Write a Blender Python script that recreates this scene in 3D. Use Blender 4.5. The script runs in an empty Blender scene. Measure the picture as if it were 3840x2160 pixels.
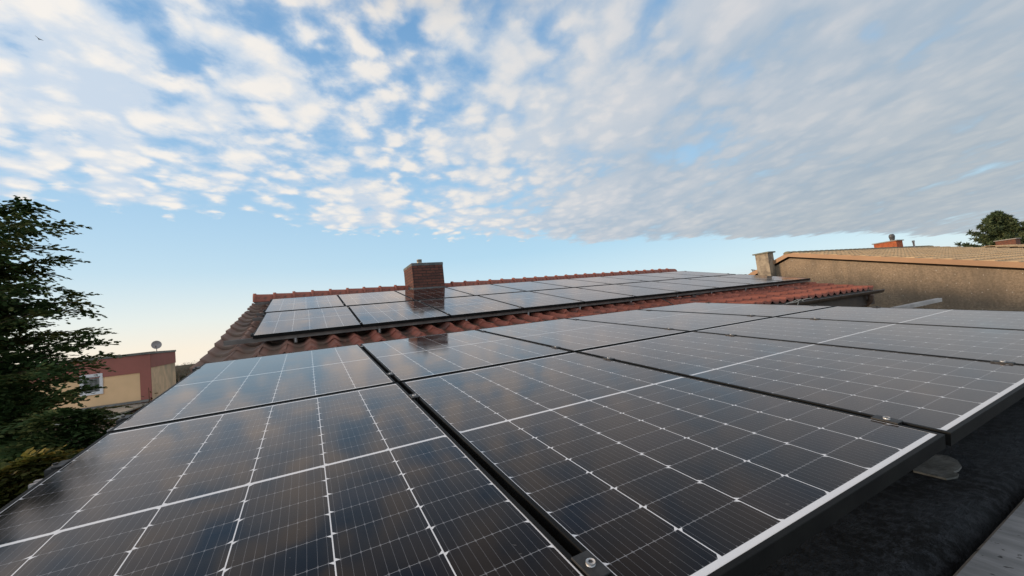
import bpy, math, random
from mathutils import Vector, Matrix
PI = math.pi
C = bpy.context.scene.collection
sc = bpy.context.scene
HC = 5.4                                    # eye height above the ground (m); x along the ridge, y towards the ridge
R_ = math.radians

# ------------------------------------------------------------------ camera
PITCH, ROLL, YAW = 0.07045, -0.11187, R_(27.565)
cam = bpy.data.objects.new('camera', bpy.data.cameras.new('camera')); C.objects.link(cam)
def _hs(x, y, z):                           # view frame -> house frame
    return Vector((x*math.cos(YAW)+y*math.sin(YAW), -x*math.sin(YAW)+y*math.cos(YAW), z))
cp, sp, cr, sr = math.cos(PITCH), math.sin(PITCH), math.cos(ROLL), math.sin(ROLL)
Rr = _hs(cr, -sr*sp, sr*cp); Uu = _hs(-sr, -cr*sp, cr*cp); Ff = _hs(0, cp, sp)
M = Matrix(((Rr.x, Uu.x, -Ff.x, 0), (Rr.y, Uu.y, -Ff.y, 0), (Rr.z, Uu.z, -Ff.z, HC), (0, 0, 0, 1)))
cam.matrix_world = M
cam.data.sensor_width = 36; cam.data.lens = 1481.5/3840*36
cam.data.clip_start = 0.02; cam.data.clip_end = 3000
sc.camera = cam

# ------------------------------------------------------------------ colour management
sc.view_settings.view_transform = 'Standard'; sc.view_settings.look = 'None'
sc.view_settings.gamma = 1; sc.view_settings.use_curve_mapping = False
sc.view_settings.exposure = 0.0

# ------------------------------------------------------------------ sun
SUN_EL, SUN_AZ = R_(9), R_(-66)             # azimuth from +y, clockwise seen from above
sd = Vector((math.sin(SUN_AZ)*math.cos(SUN_EL), math.cos(SUN_AZ)*math.cos(SUN_EL), math.sin(SUN_EL)))
sl = bpy.data.lights.new('sun', 'SUN'); sl.energy = 3.5; sl.angle = R_(10); sl.color = (1.0, 0.76, 0.52)
sun = bpy.data.objects.new('sun', sl); C.objects.link(sun)
sun.rotation_euler = (-sd).to_track_quat('-Z', 'Y').to_euler(); sun.location = (0, 0, 60)

# ------------------------------------------------------------------ node helper
class NT:
    def __init__(s, nt): s.nt = nt; s.n = nt.nodes; s.l = nt.links
    def new(s, t, **k):
        o = s.n.new(t)
        for a, b in k.items(): setattr(o, a, b)
        return o
    def put(s, sock, v):
        if v is None: return
        if isinstance(v, bpy.types.NodeSocket): s.l.new(v, sock)
        elif isinstance(v, (tuple, list)) and sock.type == 'RGBA' and len(v) == 3: sock.default_value = (*v, 1)
        else: sock.default_value = v
    def m(s, op, a, b=None, c=None, clamp=False):
        o = s.new('ShaderNodeMath', operation=op, use_clamp=clamp)
        s.put(o.inputs[0], a); s.put(o.inputs[1], b); s.put(o.inputs[2], c); return o.outputs[0]
    def v(s, op, a, b=None, sc_=None):
        o = s.new('ShaderNodeVectorMath', operation=op)
        s.put(o.inputs[0], a); s.put(o.inputs[1], b)
        if sc_ is not None: s.put(o.inputs['Scale'], sc_)
        return o.outputs[1] if op in ('DOT_PRODUCT', 'LENGTH', 'DISTANCE') else o.outputs[0]
    def ss(s, x, a, b, ta=0.0, tb=1.0):     # smoothstep a..b -> ta..tb
        o = s.new('ShaderNodeMapRange', interpolation_type='SMOOTHSTEP', clamp=True)
        s.put(o.inputs[0], x); s.put(o.inputs[1], a); s.put(o.inputs[2], b); s.put(o.inputs[3], ta); s.put(o.inputs[4], tb)
        return o.outputs[0]
    def lin(s, x, a, b, ta=0.0, tb=1.0):
        o = s.new('ShaderNodeMapRange', clamp=True)
        s.put(o.inputs[0], x); s.put(o.inputs[1], a); s.put(o.inputs[2], b); s.put(o.inputs[3], ta); s.put(o.inputs[4], tb)
        return o.outputs[0]
    def mix(s, f, a, b, bt='MIX'):
        o = s.new('ShaderNodeMix', data_type='RGBA', blend_type=bt)
        s.put(o.inputs[0], f); s.put(o.inputs[6], a); s.put(o.inputs[7], b); return o.outputs[2]
    def xyz(s, v):
        o = s.new('ShaderNodeSeparateXYZ'); s.put(o.inputs[0], v); return o.outputs
    def vec(s, x, y, z=0.0):
        o = s.new('ShaderNodeCombineXYZ'); s.put(o.inputs[0], x); s.put(o.inputs[1], y); s.put(o.inputs[2], z); return o.outputs[0]
    def noise(s, v, scale, detail=4, rough=.5, dist=0.0, dims='3D', lac=2.0):
        o = s.new('ShaderNodeTexNoise', noise_dimensions=dims)
        s.put(o.inputs['Vector'], v); s.put(o.inputs['Scale'], scale); s.put(o.inputs['Detail'], detail)
        s.put(o.inputs['Roughness'], rough); s.put(o.inputs['Distortion'], dist); s.put(o.inputs['Lacunarity'], lac)
        return o.outputs[0]
    def ramp(s, f, stops, interp='LINEAR'):
        o = s.new('ShaderNodeValToRGB'); s.put(o.inputs[0], f); r = o.color_ramp; r.interpolation = interp
        while len(r.elements) < len(stops): r.elements.new(.5)
        for e, (p, c) in zip(r.elements, stops): e.position = p; e.color = (*c, 1)
        return o.outputs[0]
#SKY-BEGIN
# ------------------------------------------------------------------ sky: Nishita blue with a broken altocumulus deck
W = bpy.data.worlds.new('World'); sc.world = W; W.use_nodes = True
t = NT(W.node_tree); t.n.clear()
sky = t.new('ShaderNodeTexSky', sky_type='NISHITA', sun_disc=False, sun_elevation=R_(16), sun_rotation=SUN_AZ,
            altitude=100, air_density=1.0, dust_density=.6, ozone_density=2.2)
gd = t.new('ShaderNodeTexCoord').outputs['Generated']
d = t.v('NORMALIZE', gd); X, Y, Z = t.xyz(d)
zc = t.m('MAXIMUM', Z, 0.004)
zz = t.m('MAXIMUM', Z, 0.035)
PX = t.m('DIVIDE', X, zz); PY = t.m('DIVIDE', Y, zz)
el = t.m('ARCSINE', zc)
# clear-sky colour: elevation ramp blended with the sky texture
grad = t.ramp(t.m('DIVIDE', el, 1.2), [(0.0, (.80, .87, .88)), (.05, (.70, .89, .97)), (.13, (.50, .76, .94)), (.27, (.38, .63, .88)), (.42, (.26, .49, .78)), (.62, (.17, .37, .66)), (1.0, (.035, .09, .22))])
nish = t.v('SCALE', sky.outputs[0], None, 0.10)
base = t.mix(.12, grad, nish)
sunh = t.v('DOT_PRODUCT', t.v('NORMALIZE', t.vec(X, Y, 0.0)), Vector((math.sin(SUN_AZ+.35), math.cos(SUN_AZ+.35), 0)))
glow = t.m('MULTIPLY', t.ss(sunh, .25, 1.0), t.m('POWER', 2.718, t.m('MULTIPLY', el, -11.0)))
base = t.mix(t.m('MULTIPLY', glow, .85), base, (1.05, .90, .70))
# cloud deck coordinates, stretched along the wind
S = (math.sin(YAW-.02), math.cos(YAW-.02))
zq = t.m('ADD', zz, .11)                       # the deck curves down towards the horizon
QX = t.m('DIVIDE', X, zq); QY = t.m('DIVIDE', Y, zq)
AL = t.m('ADD', t.m('MULTIPLY', QX, S[0]), t.m('MULTIPLY', QY, S[1]))
AC = t.m('SUBTRACT', t.m('MULTIPLY', QX, S[1]), t.m('MULTIPLY', QY, S[0]))
def bell(az, elv, rad, w):                  # a heavier (+) or thinner (-) patch of the deck in one compass direction
    dv = Vector((math.sin(R_(az))*math.cos(R_(elv)), math.cos(R_(az))*math.cos(R_(elv)), math.sin(R_(elv))))
    return t.ss(t.v('DOT_PRODUCT', d, dv), math.cos(R_(rad*1.75)), math.cos(R_(rad*.25)), 0.0, w)
BELLS = [(-22.2, 30.9, 3.9, 0.35), (-18.6, 28.9, 3.6, 0.35), (-16.3, 25.5, 3.5, 0.30), (-22.3, 25.5, 1.8, 0.05), (-14.1, 32.3, 2.7, 0.20), (-24.3, 25.5, 1.7, 0.30), (-23.8, 22.1, 1.5, 0.35), (-21.3, 20.4, 1.1, 0.55), (-17.9, 21.2, 1.6, 0.45), (-17.0, 18.0, 1.9, 0.55), (-19.2, 23.8, 1.5, 0.10), (-23.3, 16.9, 2.2, 0.40), (-11.6, 30.9, 1.9, -0.35), (-12.4, 28.4, 1.4, -0.30), (-13.8, 24.0, 1.9, -0.35), (-19.2, 22.1, 1.3, -0.20), (-13.7, 19.8, 1.7, -0.30), (-6.7, 23.0, 1.7, -0.20), (-20.9, 18.1, 1.3, -0.20), (-4.3, 29.8, 4.7, 0.25), (-9.6, 26.2, 2.3, 0.30), (-6.1, 23.1, 2.2, 0.05), (-4.7, 19.6, 3.2, 0.30), (-12.9, 19.3, 1.0, 0.10), (5.1, 17.4, 5.4, 0.30), (7.3, 15.0, 4.2, 0.25), (-13.4, 16.5, 1.0, 0.45), (-3.8, 15.9, 3.7, -0.35), (-0.4, 21.8, 1.5, -0.12), (11.8, 21.5, 2.4, -0.10), (-8.1, 33.6, 2.2, 0.15), (3.8, 33.1, 3.8, 0.10), (18.2, 36.9, 1.8, -0.25), (37.7, 35.1, 1.7, -0.22), (36.6, 37.7, 1.8, -0.12), (11.6, 33.7, 1.5, 0.05), (24.0, 31.0, 7.0, 0.12), (6.0, 28.0, 6.0, 0.12), (15.1, 27.8, 2.0, -0.15), (30.6, 19.6, 1.8, -0.20), (53.6, 18.1, 1.0, -0.35), (60.5, 25.0, 1.4, -0.30), (73.0, 24.1, 0.9, -0.35), (31.2, 27.1, 1.0, -0.25), (27.6, 11.0, 9.6, 0.12), (49.9, 9.6, 8.4, 0.15), (64.5, 8.1, 6.8, 0.20), (42.6, 8.2, 4.4, 0.15)]
patch = None
for bl in BELLS:
    o = bell(*bl); patch = o if patch is None else t.m('ADD', patch, o)
right = t.ss(AC, -.5, 1.0)
big = t.noise(t.vec(t.m('MULTIPLY', AL, .7), t.m('MULTIPLY', AC, .95), 3.7), 1.1, 2, .5)
pv3 = t.vec(AL, AC, 9.1)
wn = t.new('ShaderNodeTexNoise'); t.put(wn.inputs['Vector'], pv3); wn.inputs['Scale'].default_value = 8.0; wn.inputs['Detail'].default_value = 4
wofs = t.v('SCALE', t.v('SUBTRACT', wn.outputs['Color'], Vector((.5, .5, .5))), None, .17)
def puffs(dx, dy):
    p = t.v('ADD', t.vec(t.m('ADD', t.m('MULTIPLY', AL, .85), dx), t.m('ADD', AC, dy), 0.0), wofs)
    o = t.new('ShaderNodeTexVoronoi', feature='SMOOTH_F1'); t.put(o.inputs['Vector'], p)
    o.inputs['Scale'].default_value = 9.5; o.inputs['Smoothness'].default_value = .55
    return t.m('SUBTRACT', 1.0, t.m('MULTIPLY', o.outputs['Distance'], 1.35))
puff = puffs(0.0, 0.0)
cell = t.noise(pv3, 6.6, 8, .60, .2)
soft = t.noise(t.vec(t.m('MULTIPLY', AL, .62), AC, 1.0), 3.4, 5, .52, .3)   # long soft rolls under the grey part
mixc = t.m('ADD', t.m('MULTIPLY', t.m('ADD', t.m('MULTIPLY', cell, .75), t.m('MULTIPLY', puff, .46)), t.lin(right, 0, 1, 1.0, .30)), t.m('MULTIPLY', soft, t.lin(right, 0, 1, .0, .9)))
den = t.m('ADD', t.m('ADD', t.m('MULTIPLY', big, .70), mixc), t.m('MULTIPLY', patch, t.m('MULTIPLY', cell, .85)))
edge = t.m('SUBTRACT', PY, t.ss(PX, -1.2, 1.6, 3.7, 4.8))
edgen = t.m('ADD', edge, t.m('ADD', t.m('MULTIPLY', t.m('SUBTRACT', cell, .5), t.lin(right, 0, 1, 3.2, 1.6)), t.m('MULTIPLY', t.m('SUBTRACT', big, .5), 2.5)))
front = t.ss(edgen, -.9, .6)
thr = t.m('SUBTRACT', .828, t.m('MULTIPLY', right, .10))
thr = t.m('ADD', thr, t.m('MULTIPLY', front, .9))
thr = t.m('SUBTRACT', thr, t.ss(el, .64, .90, 0.0, .42))
x = t.m('SUBTRACT', den, thr)
cov = t.ss(x, -.19, .19)
ccol_gain = t.ss(sunh, .45, 1.0, 1.0, 1.07)
thick = t.ss(x, .05, .45)
# puff tops catch the low sun, the gaps between them go blue-grey
pl = t.m('ADD', t.m('MULTIPLY', puff, .55), t.m('MULTIPLY', cell, .75))
pl = t.ss(pl, .42, .86)
srf = t.ss(soft, .30, .70)
tex = t.m('ADD', t.m('MULTIPLY', pl, t.lin(right, 0, 1, 1.0, .35)), t.m('MULTIPLY', srf, t.lin(right, 0, 1, 0.0, .65)))
white = t.mix(right, (.90, .855, .80), (.68, .68, .70))
white = t.mix(t.ss(AC, .3, 3.0), white, (.52, .55, .57))
grey = t.mix(right, (.58, .67, .78), (.40, .50, .61))
grey = t.mix(t.ss(AC, .3, 3.0), grey, (.38, .45, .52))
ccol = t.mix(tex, grey, white)
sw = t.ss(sunh, .35, .9)                       # unseen overhead deck toned to set panel reflections: dull eastward, warm sunward
over = t.mix(sw, (.34, .31, .30), (1.0, .80, .69))
ccol = t.mix(t.ss(el, .62, .95), ccol, t.mix(.75, t.v('MULTIPLY', ccol, over), t.v('SCALE', over, None, .8)))
ccol = t.mix(t.m('MULTIPLY', glow, .6), ccol, (1.0, .86, .66))
ccol = t.v('SCALE', ccol, None, ccol_gain)
fin = t.mix(t.m('MULTIPLY', cov, .95), base, ccol)
fin = t.v('SCALE', fin, None, t.ss(Y, .05, -.45, 1.0, 1.55))      # unseen sky behind the camera raised, added fill for the shaded fronts
fin = t.mix(t.ss(Z, -.35, -.12), (.10, .10, .08), fin)
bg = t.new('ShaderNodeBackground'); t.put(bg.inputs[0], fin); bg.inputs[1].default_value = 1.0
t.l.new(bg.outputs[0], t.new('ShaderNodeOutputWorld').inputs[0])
W.cycles.sampling_method = 'MANUAL'; W.cycles.sample_map_resolution = 512
#SKY-END

# ------------------------------------------------------------------ object helpers
def tag(o, label=None, cat=None, group=None, kind=None):
    if label: o['label'] = label
    if cat: o['category'] = cat
    if group: o['group'] = group
    if kind: o['kind'] = kind
    return o
def thing(name, loc, label, cat, group=None, mat=None):
    o = bpy.data.objects.new(name, None); C.objects.link(o); o.empty_display_size = .2
    if mat is not None: o.matrix_world = mat
    else: o.location = loc
    return tag(o, label, cat, group)
class MB:
    def __init__(s): s.v = []; s.f = []; s.mi = []; s.sm = []
    def add(s, vs, fs, mi=0, sm=False):
        k = len(s.v); s.v.extend(vs); s.f.extend([tuple(i+k for i in f) for f in fs])
        s.mi.extend([mi]*len(fs)); s.sm.extend([sm]*len(fs)); return s
    def box(s, x0, y0, z0, x1, y1, z1, mi=0, bev=0.0):
        if bev <= 0:
            vs = [(x0,y0,z0),(x1,y0,z0),(x1,y1,z0),(x0,y1,z0),(x0,y0,z1),(x1,y0,z1),(x1,y1,z1),(x0,y1,z1)]
            return s.add(vs, [(0,3,2,1),(4,5,6,7),(0,1,5,4),(1,2,6,5),(2,3,7,6),(3,0,4,7)], mi)
        b = bev
        vs = [(x0,y0,z0),(x1,y0,z0),(x1,y1,z0),(x0,y1,z0),(x0,y0,z1-b),(x1,y0,z1-b),(x1,y1,z1-b),(x0,y1,z1-b),
              (x0+b,y0+b,z1),(x1-b,y0+b,z1),(x1-b,y1-b,z1),(x0+b,y1-b,z1)]
        return s.add(vs, [(0,3,2,1),(8,9,10,11),(0,1,5,4),(1,2,6,5),(2,3,7,6),(3,0,4,7),(4,5,9,8),(5,6,10,9),(6,7,11,10),(7,4,8,11)], mi)
    def tube(s, pts, r, n=8, mi=0, cap=True, rs=None):
        pts = [Vector(p) for p in pts]; vs = []; fs = []
        up0 = Vector((0, 0, 1))
        for i, p in enumerate(pts):
            tg = (pts[min(i+1, len(pts)-1)]-pts[max(i-1, 0)]).normalized()
            a = tg.cross(up0 if abs(tg.z) < .95 else Vector((1, 0, 0))).normalized(); b = a.cross(tg)
            rr = rs[i] if rs else r
            for k in range(n):
                q = p+(a*math.cos(2*PI*k/n)+b*math.sin(2*PI*k/n))*rr; vs.append(tuple(q))
        for i in range(len(pts)-1):
            for k in range(n):
                k2 = (k+1) % n; fs.append((i*n+k, i*n+k2, (i+1)*n+k2, (i+1)*n+k))
        if cap: fs += [tuple(range(n)), tuple((len(pts)-1)*n+k for k in reversed(range(n)))]
        return s.add(vs, fs, mi, True)
    def prism(s, poly, axis, a, b, mi=0):       # poly: 2-D outline, extruded along axis 'x','y','z' from a to b
        n = len(poly)
        def P(p, h): return {'x': (h, p[0], p[1]), 'y': (p[0], h, p[1]), 'z': (p[0], p[1], h)}[axis]
        vs = [P(p, a) for p in poly]+[P(p, b) for p in poly]
        return s.add(vs, [tuple(range(n)), tuple(range(2*n-1, n-1, -1))]+[(i, (i+1) % n, n+(i+1) % n, n+i) for i in range(n)], mi)
    def mesh(s, name, mats):
        me = bpy.data.meshes.new(name); me.from_pydata(s.v, [], s.f)
        for m_ in (mats if isinstance(mats, (list, tuple)) else [mats]): me.materials.append(m_)
        me.polygons.foreach_set('material_index', s.mi); me.polygons.foreach_set('use_smooth', s.sm)
        me.update(); return me
    def build(s, name, mats, parent=None, fix=False):
        me = s.mesh(name, mats)
        if fix:
            import bmesh
            bm = bmesh.new(); bm.from_mesh(me); bmesh.ops.recalc_face_normals(bm, faces=bm.faces); bm.to_mesh(me); bm.free()
        o = bpy.data.objects.new(name, me); C.objects.link(o)
        if parent is not None: o.parent = parent
        return o
def copy_tree(o, parent=None):
    c = o.copy(); C.objects.link(c)
    if parent is not None: c.parent = parent
    for ch in list(o.children): copy_tree(ch, c)
    return c

# ------------------------------------------------------------------ materials
def mat(name, col=(.5, .5, .5), rough=.6, metal=0.0, spec=.5):
    m_ = bpy.data.materials.new(name); m_.use_nodes = True
    k = NT(m_.node_tree); b = k.n['Principled BSDF']
    b.inputs['Base Color'].default_value = (*col, 1); b.inputs['Roughness'].default_value = rough
    b.inputs['Metallic'].default_value = metal; b.inputs['Specular IOR Level'].default_value = spec
    return m_, k, b
def noisy(name, c1, c2, scale=3.0, rough=.7, metal=0.0, spec=.5, bump=0.0, bscale=40.0, c3=None, lo=.35, hi=.65, det=6):
    m_, k, b = mat(name, c1, rough, metal, spec)
    oc = k.new('ShaderNodeTexCoord').outputs['Object']
    n_ = k.ss(k.noise(oc, scale, det, .6), lo, hi)
    c = k.mix(n_, c1, c2)
    if c3: c = k.mix(k.ss(k.noise(oc, scale*.23, 3, .5), .45, .7), c, c3)
    k.put(b.inputs['Base Color'], c)
    if bump:
        bn = k.new('ShaderNodeBump'); bn.inputs['Strength'].default_value = bump; bn.inputs['Distance'].default_value = .01
        k.put(bn.inputs['Height'], k.noise(oc, bscale, 4, .6)); k.l.new(bn.outputs[0], b.inputs['Normal'])
    return m_
def wallcoord(k):                             # metres along a wall, metres up: works on every upright face
    oc = k.new('ShaderNodeTexCoord').outputs['Object']; X, Y, Z = k.xyz(oc)
    nx, ny, nz = k.xyz(k.new('ShaderNodeTexCoord').outputs['Normal'])
    f = k.m('GREATER_THAN', k.m('ABSOLUTE', nx), .6)
    h = k.m('ADD', k.m('MULTIPLY', f, Y), k.m('MULTIPLY', k.m('SUBTRACT', 1.0, f), X))
    return k.vec(h, Z, 0.0), oc
def brick(name, c1, c2, mortar, bw=.24, bh=.068):
    m_, k, b = mat(name, c1, .85, 0, .25)
    wc, oc = wallcoord(k)
    br = k.new('ShaderNodeTexBrick'); k.put(br.inputs['Vector'], wc)
    br.inputs['Scale'].default_value = 1; br.inputs['Brick Width'].default_value = bw; br.inputs['Row Height'].default_value = bh
    br.inputs['Mortar Size'].default_value = .008; br.inputs['Mortar Smooth'].default_value = .3
    k.put(br.inputs['Color1'], c1); k.put(br.inputs['Color2'], c2); k.put(br.inputs['Mortar'], mortar)
    n_ = k.noise(oc, 18, 5, .6)
    c = k.mix(k.m('MULTIPLY', k.ss(n_, .4, .75), .55), br.outputs['Color'], (.03, .022, .02))
    k.put(b.inputs['Base Color'], c)
    bn = k.new('ShaderNodeBump'); bn.inputs['Strength'].default_value = .8; bn.inputs['Distance'].default_value = .012
    k.put(bn.inputs['Height'], k.m('ADD', k.m('SUBTRACT', 1.0, br.outputs['Fac']), k.m('MULTIPLY', n_, .35))); k.l.new(bn.outputs[0], b.inputs['Normal'])
    return m_

# solar glass: half-cut cells, ribbons and white backsheet under the glass (object space, metres)
def panel_glass(name, PW, PL, gap_end):
    m_, k, b = mat(name, (.01, .01, .02), .09, 0, .5)
    oc = k.new('ShaderNodeTexCoord').outputs['Object']; X, Y, Z = k.xyz(oc)
    p, q = .1846, .0918
    q = (PL/2-.011-gap_end-.006)/9.0
    u = k.m('ADD', k.m('DIVIDE', X, p), 3.0); cu = k.m('FLOOR', u)
    lx = k.m('MULTIPLY', k.m('ABSOLUTE', k.m('SUBTRACT', k.m('FRACT', u), .5)), p)
    sx = k.m('MULTIPLY', k.m('SUBTRACT', k.m('FRACT', u), .5), p)
    ay = k.m('SUBTRACT', k.m('ABSOLUTE', Y), .0060)
    r = k.m('DIVIDE', ay, q); cv = k.m('FLOOR', r)
    sgn = k.m('SIGN', Y)
    sy = k.m('MULTIPLY', k.m('MULTIPLY', k.m('SUBTRACT', k.m('FRACT', r), .5), q), sgn)
    ly = k.m('ABSOLUTE', sy)
    inx = k.m('MULTIPLY', k.m('LESS_THAN', lx, .0910), k.m('LESS_THAN', k.m('ABSOLUTE', X), 3*p))
    iny = k.m('MULTIPLY', k.m('GREATER_THAN', ay, 0.0), k.m('LESS_THAN', ay, 9*q))
    par = k.m('SUBTRACT', k.m('MULTIPLY', k.m('PINGPONG', cu, 1.0), 2.0), 1.0)      # chamfers up or down, column by column
    corner = k.m('ADD', k.m('SUBTRACT', .0910, lx), k.m('SUBTRACT', q*.5-.0004, k.m('MULTIPLY', par, sy)))
    cell = k.m('MULTIPLY', k.m('MULTIPLY', inx, iny), k.m('GREATER_THAN', corner, .0088))
    hair = k.m('LESS_THAN', ly, q*.5-.00055)                                        # thin line between half cells
    bb = k.m('MULTIPLY', k.m('ABSOLUTE', k.m('SUBTRACT', k.m('FRACT', k.m('DIVIDE', k.m('ADD', sx, .0910), .0182)), .5)), .0182)
    rib = k.m('LESS_THAN', bb, k.m('ADD', .00030, k.m('MULTIPLY', k.m('GREATER_THAN', ly, q*.5-.0040), .0010)))
    cid = k.vec(cu, k.m('MULTIPLY', k.m('ADD', cv, 1.0), sgn), k.new('ShaderNodeObjectInfo').outputs['Random'])
    wn = k.new('ShaderNodeTexWhiteNoise', noise_dimensions='3D'); k.put(wn.inputs['Vector'], cid)
    dark = k.mix(wn.outputs['Value'], (.0045, .0045, .0065), (.0080, .0060, .0062))
    dark = k.mix(k.m('MULTIPLY', k.m('GREATER_THAN', wn.outputs['Value'], .82), .8), dark, (.003, .005, .011))
    fing = k.m('MULTIPLY', k.m('ABSOLUTE', k.m('SINE', k.m('MULTIPLY', Y, 2200.0))), .0025)
    c = k.v('ADD', dark, k.vec(fing, fing, fing))
    c = k.mix(k.m('MULTIPLY', rib, .8), c, (.19, .19, .20))
    c = k.mix(hair, (.30, .305, .315), c)
    c = k.mix(cell, (.84, .84, .84), c)
    w3 = k.v('ADD', oc, k.v('SCALE', k.vec(k.new('ShaderNodeObjectInfo').outputs['Random'], 0.3, 0.7), None, 37.0))
    dust = k.ss(k.noise(w3, 3.5, 6, .65), .38, .72)
    spot = k.m('GREATER_THAN', k.noise(w3, 70, 2, .5), .745)
    c = k.mix(k.m('ADD', k.m('MULTIPLY', dust, .022), k.m('MULTIPLY', spot, .16)), c, (.40, .38, .36))
    k.put(b.inputs['Base Color'], c)
    b.inputs['Roughness'].default_value = .5; b.inputs['Specular IOR Level'].default_value = 0.0
    bn = k.new('ShaderNodeBump'); bn.inputs['Strength'].default_value = .10; bn.inputs['Distance'].default_value = .004
    k.put(bn.inputs['Height'], k.noise(w3, 5.0, 2, .5))
    gl = k.new('ShaderNodeBsdfGlossy'); k.put(gl.inputs['Color'], (1.0, .89, .83)); k.l.new(bn.outputs[0], gl.inputs['Normal'])
    k.put(gl.inputs['Roughness'], k.m('ADD', .07, k.m('MULTIPLY', dust, .08)))
    lw = k.new('ShaderNodeLayerWeight'); lw.inputs[0].default_value = .5       # anti-reflective glass: weak head-on, strong at grazing
    fr = k.m('ADD', .009, k.m('MULTIPLY', .98, k.m('POWER', lw.outputs['Facing'], 4.35)))
    mx = k.new('ShaderNodeMixShader'); k.put(mx.inputs[0], fr); k.l.new(b.outputs[0], mx.inputs[1]); k.l.new(gl.outputs[0], mx.inputs[2])
    k.l.new(mx.outputs[0], k.n['Material Output'].inputs[0])
    return m_

frame_m = noisy('black_anodised_frame', (.006, .006, .006), (.012, .012, .011), 6, .5, 0, .10, .05, 200)
alu_m = noisy('mill_aluminium', (.50, .48, .46), (.36, .34, .33), 5, .5, .25, .5, .1, 80)
dalu_m = noisy('dull_aluminium', (.19, .168, .15), (.125, .11, .10), 5, .6, .05, .5, .1, 80)
clamp_m = noisy('dark_clamp_metal', (.018, .018, .018), (.04, .04, .04), 30, .5, 0, .3)
bolt_m, _, _ = mat('zinc_bolt', (.50, .50, .50), .45, .3)
black_m, _, _ = mat('black_rubber', (.012, .012, .012), .6)

def tile_mat(name, a, b_, moss, weather=True):
    m_, k, b = mat(name, a, .72, 0, .35)
    oc = k.new('ShaderNodeTexCoord').outputs['Object']; X, Y, Z = k.xyz(oc)
    ri = k.new('ShaderNodeNewGeometry').outputs['Random Per Island']
    c = k.mix(ri, a, b_)
    n1 = k.noise(oc, 7.0, 6, .65); n2 = k.noise(oc, 1.1, 3, .5)
    c = k.mix(k.ss(k.m('ADD', n1, k.m('MULTIPLY', n2, .5)), .78, 1.02), c, moss)
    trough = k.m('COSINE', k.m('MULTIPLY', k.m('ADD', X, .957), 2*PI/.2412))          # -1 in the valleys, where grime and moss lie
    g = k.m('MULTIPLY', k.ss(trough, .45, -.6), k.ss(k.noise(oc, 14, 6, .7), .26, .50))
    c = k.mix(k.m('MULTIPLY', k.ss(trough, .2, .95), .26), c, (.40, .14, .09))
    if weather:
        c = k.mix(k.m('MULTIPLY', g, k.ss(X, 3.0, 8.5, .85, .25)), c, (.050, .036, .022))
        wv = k.m('MULTIPLY', k.ss(k.m('ADD', X, k.m('MULTIPLY', n1, 1.2)), 1.5, -.3), .82)
        c = k.mix(wv, c, k.mix(n1, (.10, .068, .050), (.27, .195, .150)))
        li = k.m('GREATER_THAN', k.noise(oc, 60, 3, .6), .70)
        c = k.mix(k.m('MULTIPLY', k.m('MULTIPLY', li, g), .8), c, (.42, .38, .28))
    blk = k.m('MULTIPLY', k.m('GREATER_THAN', ri, .90), k.ss(n1, .40, .55))
    c = k.mix(k.m('MULTIPLY', blk, .6), c, (.07, .055, .05))
    k.put(b.inputs['Base Color'], c)
    bn = k.new('ShaderNodeBump'); bn.inputs['Strength'].default_value = .5; bn.inputs['Distance'].default_value = .006
    k.put(bn.inputs['Height'], k.noise(oc, 55, 5, .65)); k.l.new(bn.outputs[0], b.inputs['Normal'])
    return m_
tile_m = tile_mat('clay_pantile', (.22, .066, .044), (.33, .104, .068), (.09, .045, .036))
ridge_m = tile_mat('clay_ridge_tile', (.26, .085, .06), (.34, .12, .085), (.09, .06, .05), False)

# ------------------------------------------------------------------ ground
grass_m = noisy('rough_lawn', (.045, .06, .02), (.09, .08, .04), .8, .95, 0, .1, .8, 12, (.10, .085, .06))
g = MB(); n = 90
for i in range(n+1):
    for j in range(n+1):
        gx, gy = -900+1800*i/n, -900+1800*j/n
        g.v.append((gx, gy, -.07*max(0.0, math.hypot(gx, gy)-75)))          # the land falls away beyond the village
for i in range(n):
    for j in range(n): g.f.append((i*(n+1)+j, (i+1)*(n+1)+j, (i+1)*(n+1)+j+1, i*(n+1)+j+1)); g.mi.append(0); g.sm.append(False)
tag(g.build('ground', grass_m), kind='structure')

# ------------------------------------------------------------------ planes of the two arrays (height above ground = HC + z)
A1 = 0.105237; A2 = 0.201697
O1 = Vector((-.753, 2.193, HC-.280)); O2 = Vector((-.593, 7.020, HC+.469))
def frame_of(O, al, tz=0.0):
    u = Vector((math.cos(tz), math.sin(tz), 0)); n_ = Vector((-math.sin(tz), math.cos(tz), 0))
    v = n_*math.cos(al)+Vector((0, 0, math.sin(al))); w = u.cross(v)
    return u, v, w
U1, V1, N1 = frame_of(O1, A1); U2, V2, N2 = frame_of(O2, A2, -.0017)
def mat_of(O, u, v, w):
    return Matrix(((u.x, v.x, w.x, O.x), (u.y, v.y, w.y, O.y), (u.z, v.z, w.z, O.z), (0, 0, 0, 1)))
def roofz(y, off=0.0): return O2.z+(y-O2.y)*math.tan(A2)+off/math.cos(A2)

# ------------------------------------------------------------------ main tiled house
X0, X1, YE, YR = -.955, 11.1, 4.10, 9.50
house = thing('tiled_house', (5, 8, 0), 'low house with red clay pantile roof carrying the far row of solar panels', 'house')
house.matrix_world = Matrix.Identity(4)
plaster_m = noisy('cream_plaster', (.42, .37, .29), (.36, .31, .25), 2, .9, 0, .2, .4, 60)
m = MB()
wy0, wy1 = YE+.35, 2*YR-YE-.35
hr = roofz(YR)-.32; he = roofz(wy0)-.32
m.prism([(wy0, 0), (wy1, 0), (wy1, he), (YR, hr), (wy0, he)], 'x', X0+.28, X1-.25)
m.build('wall', plaster_m, house, True)
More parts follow.
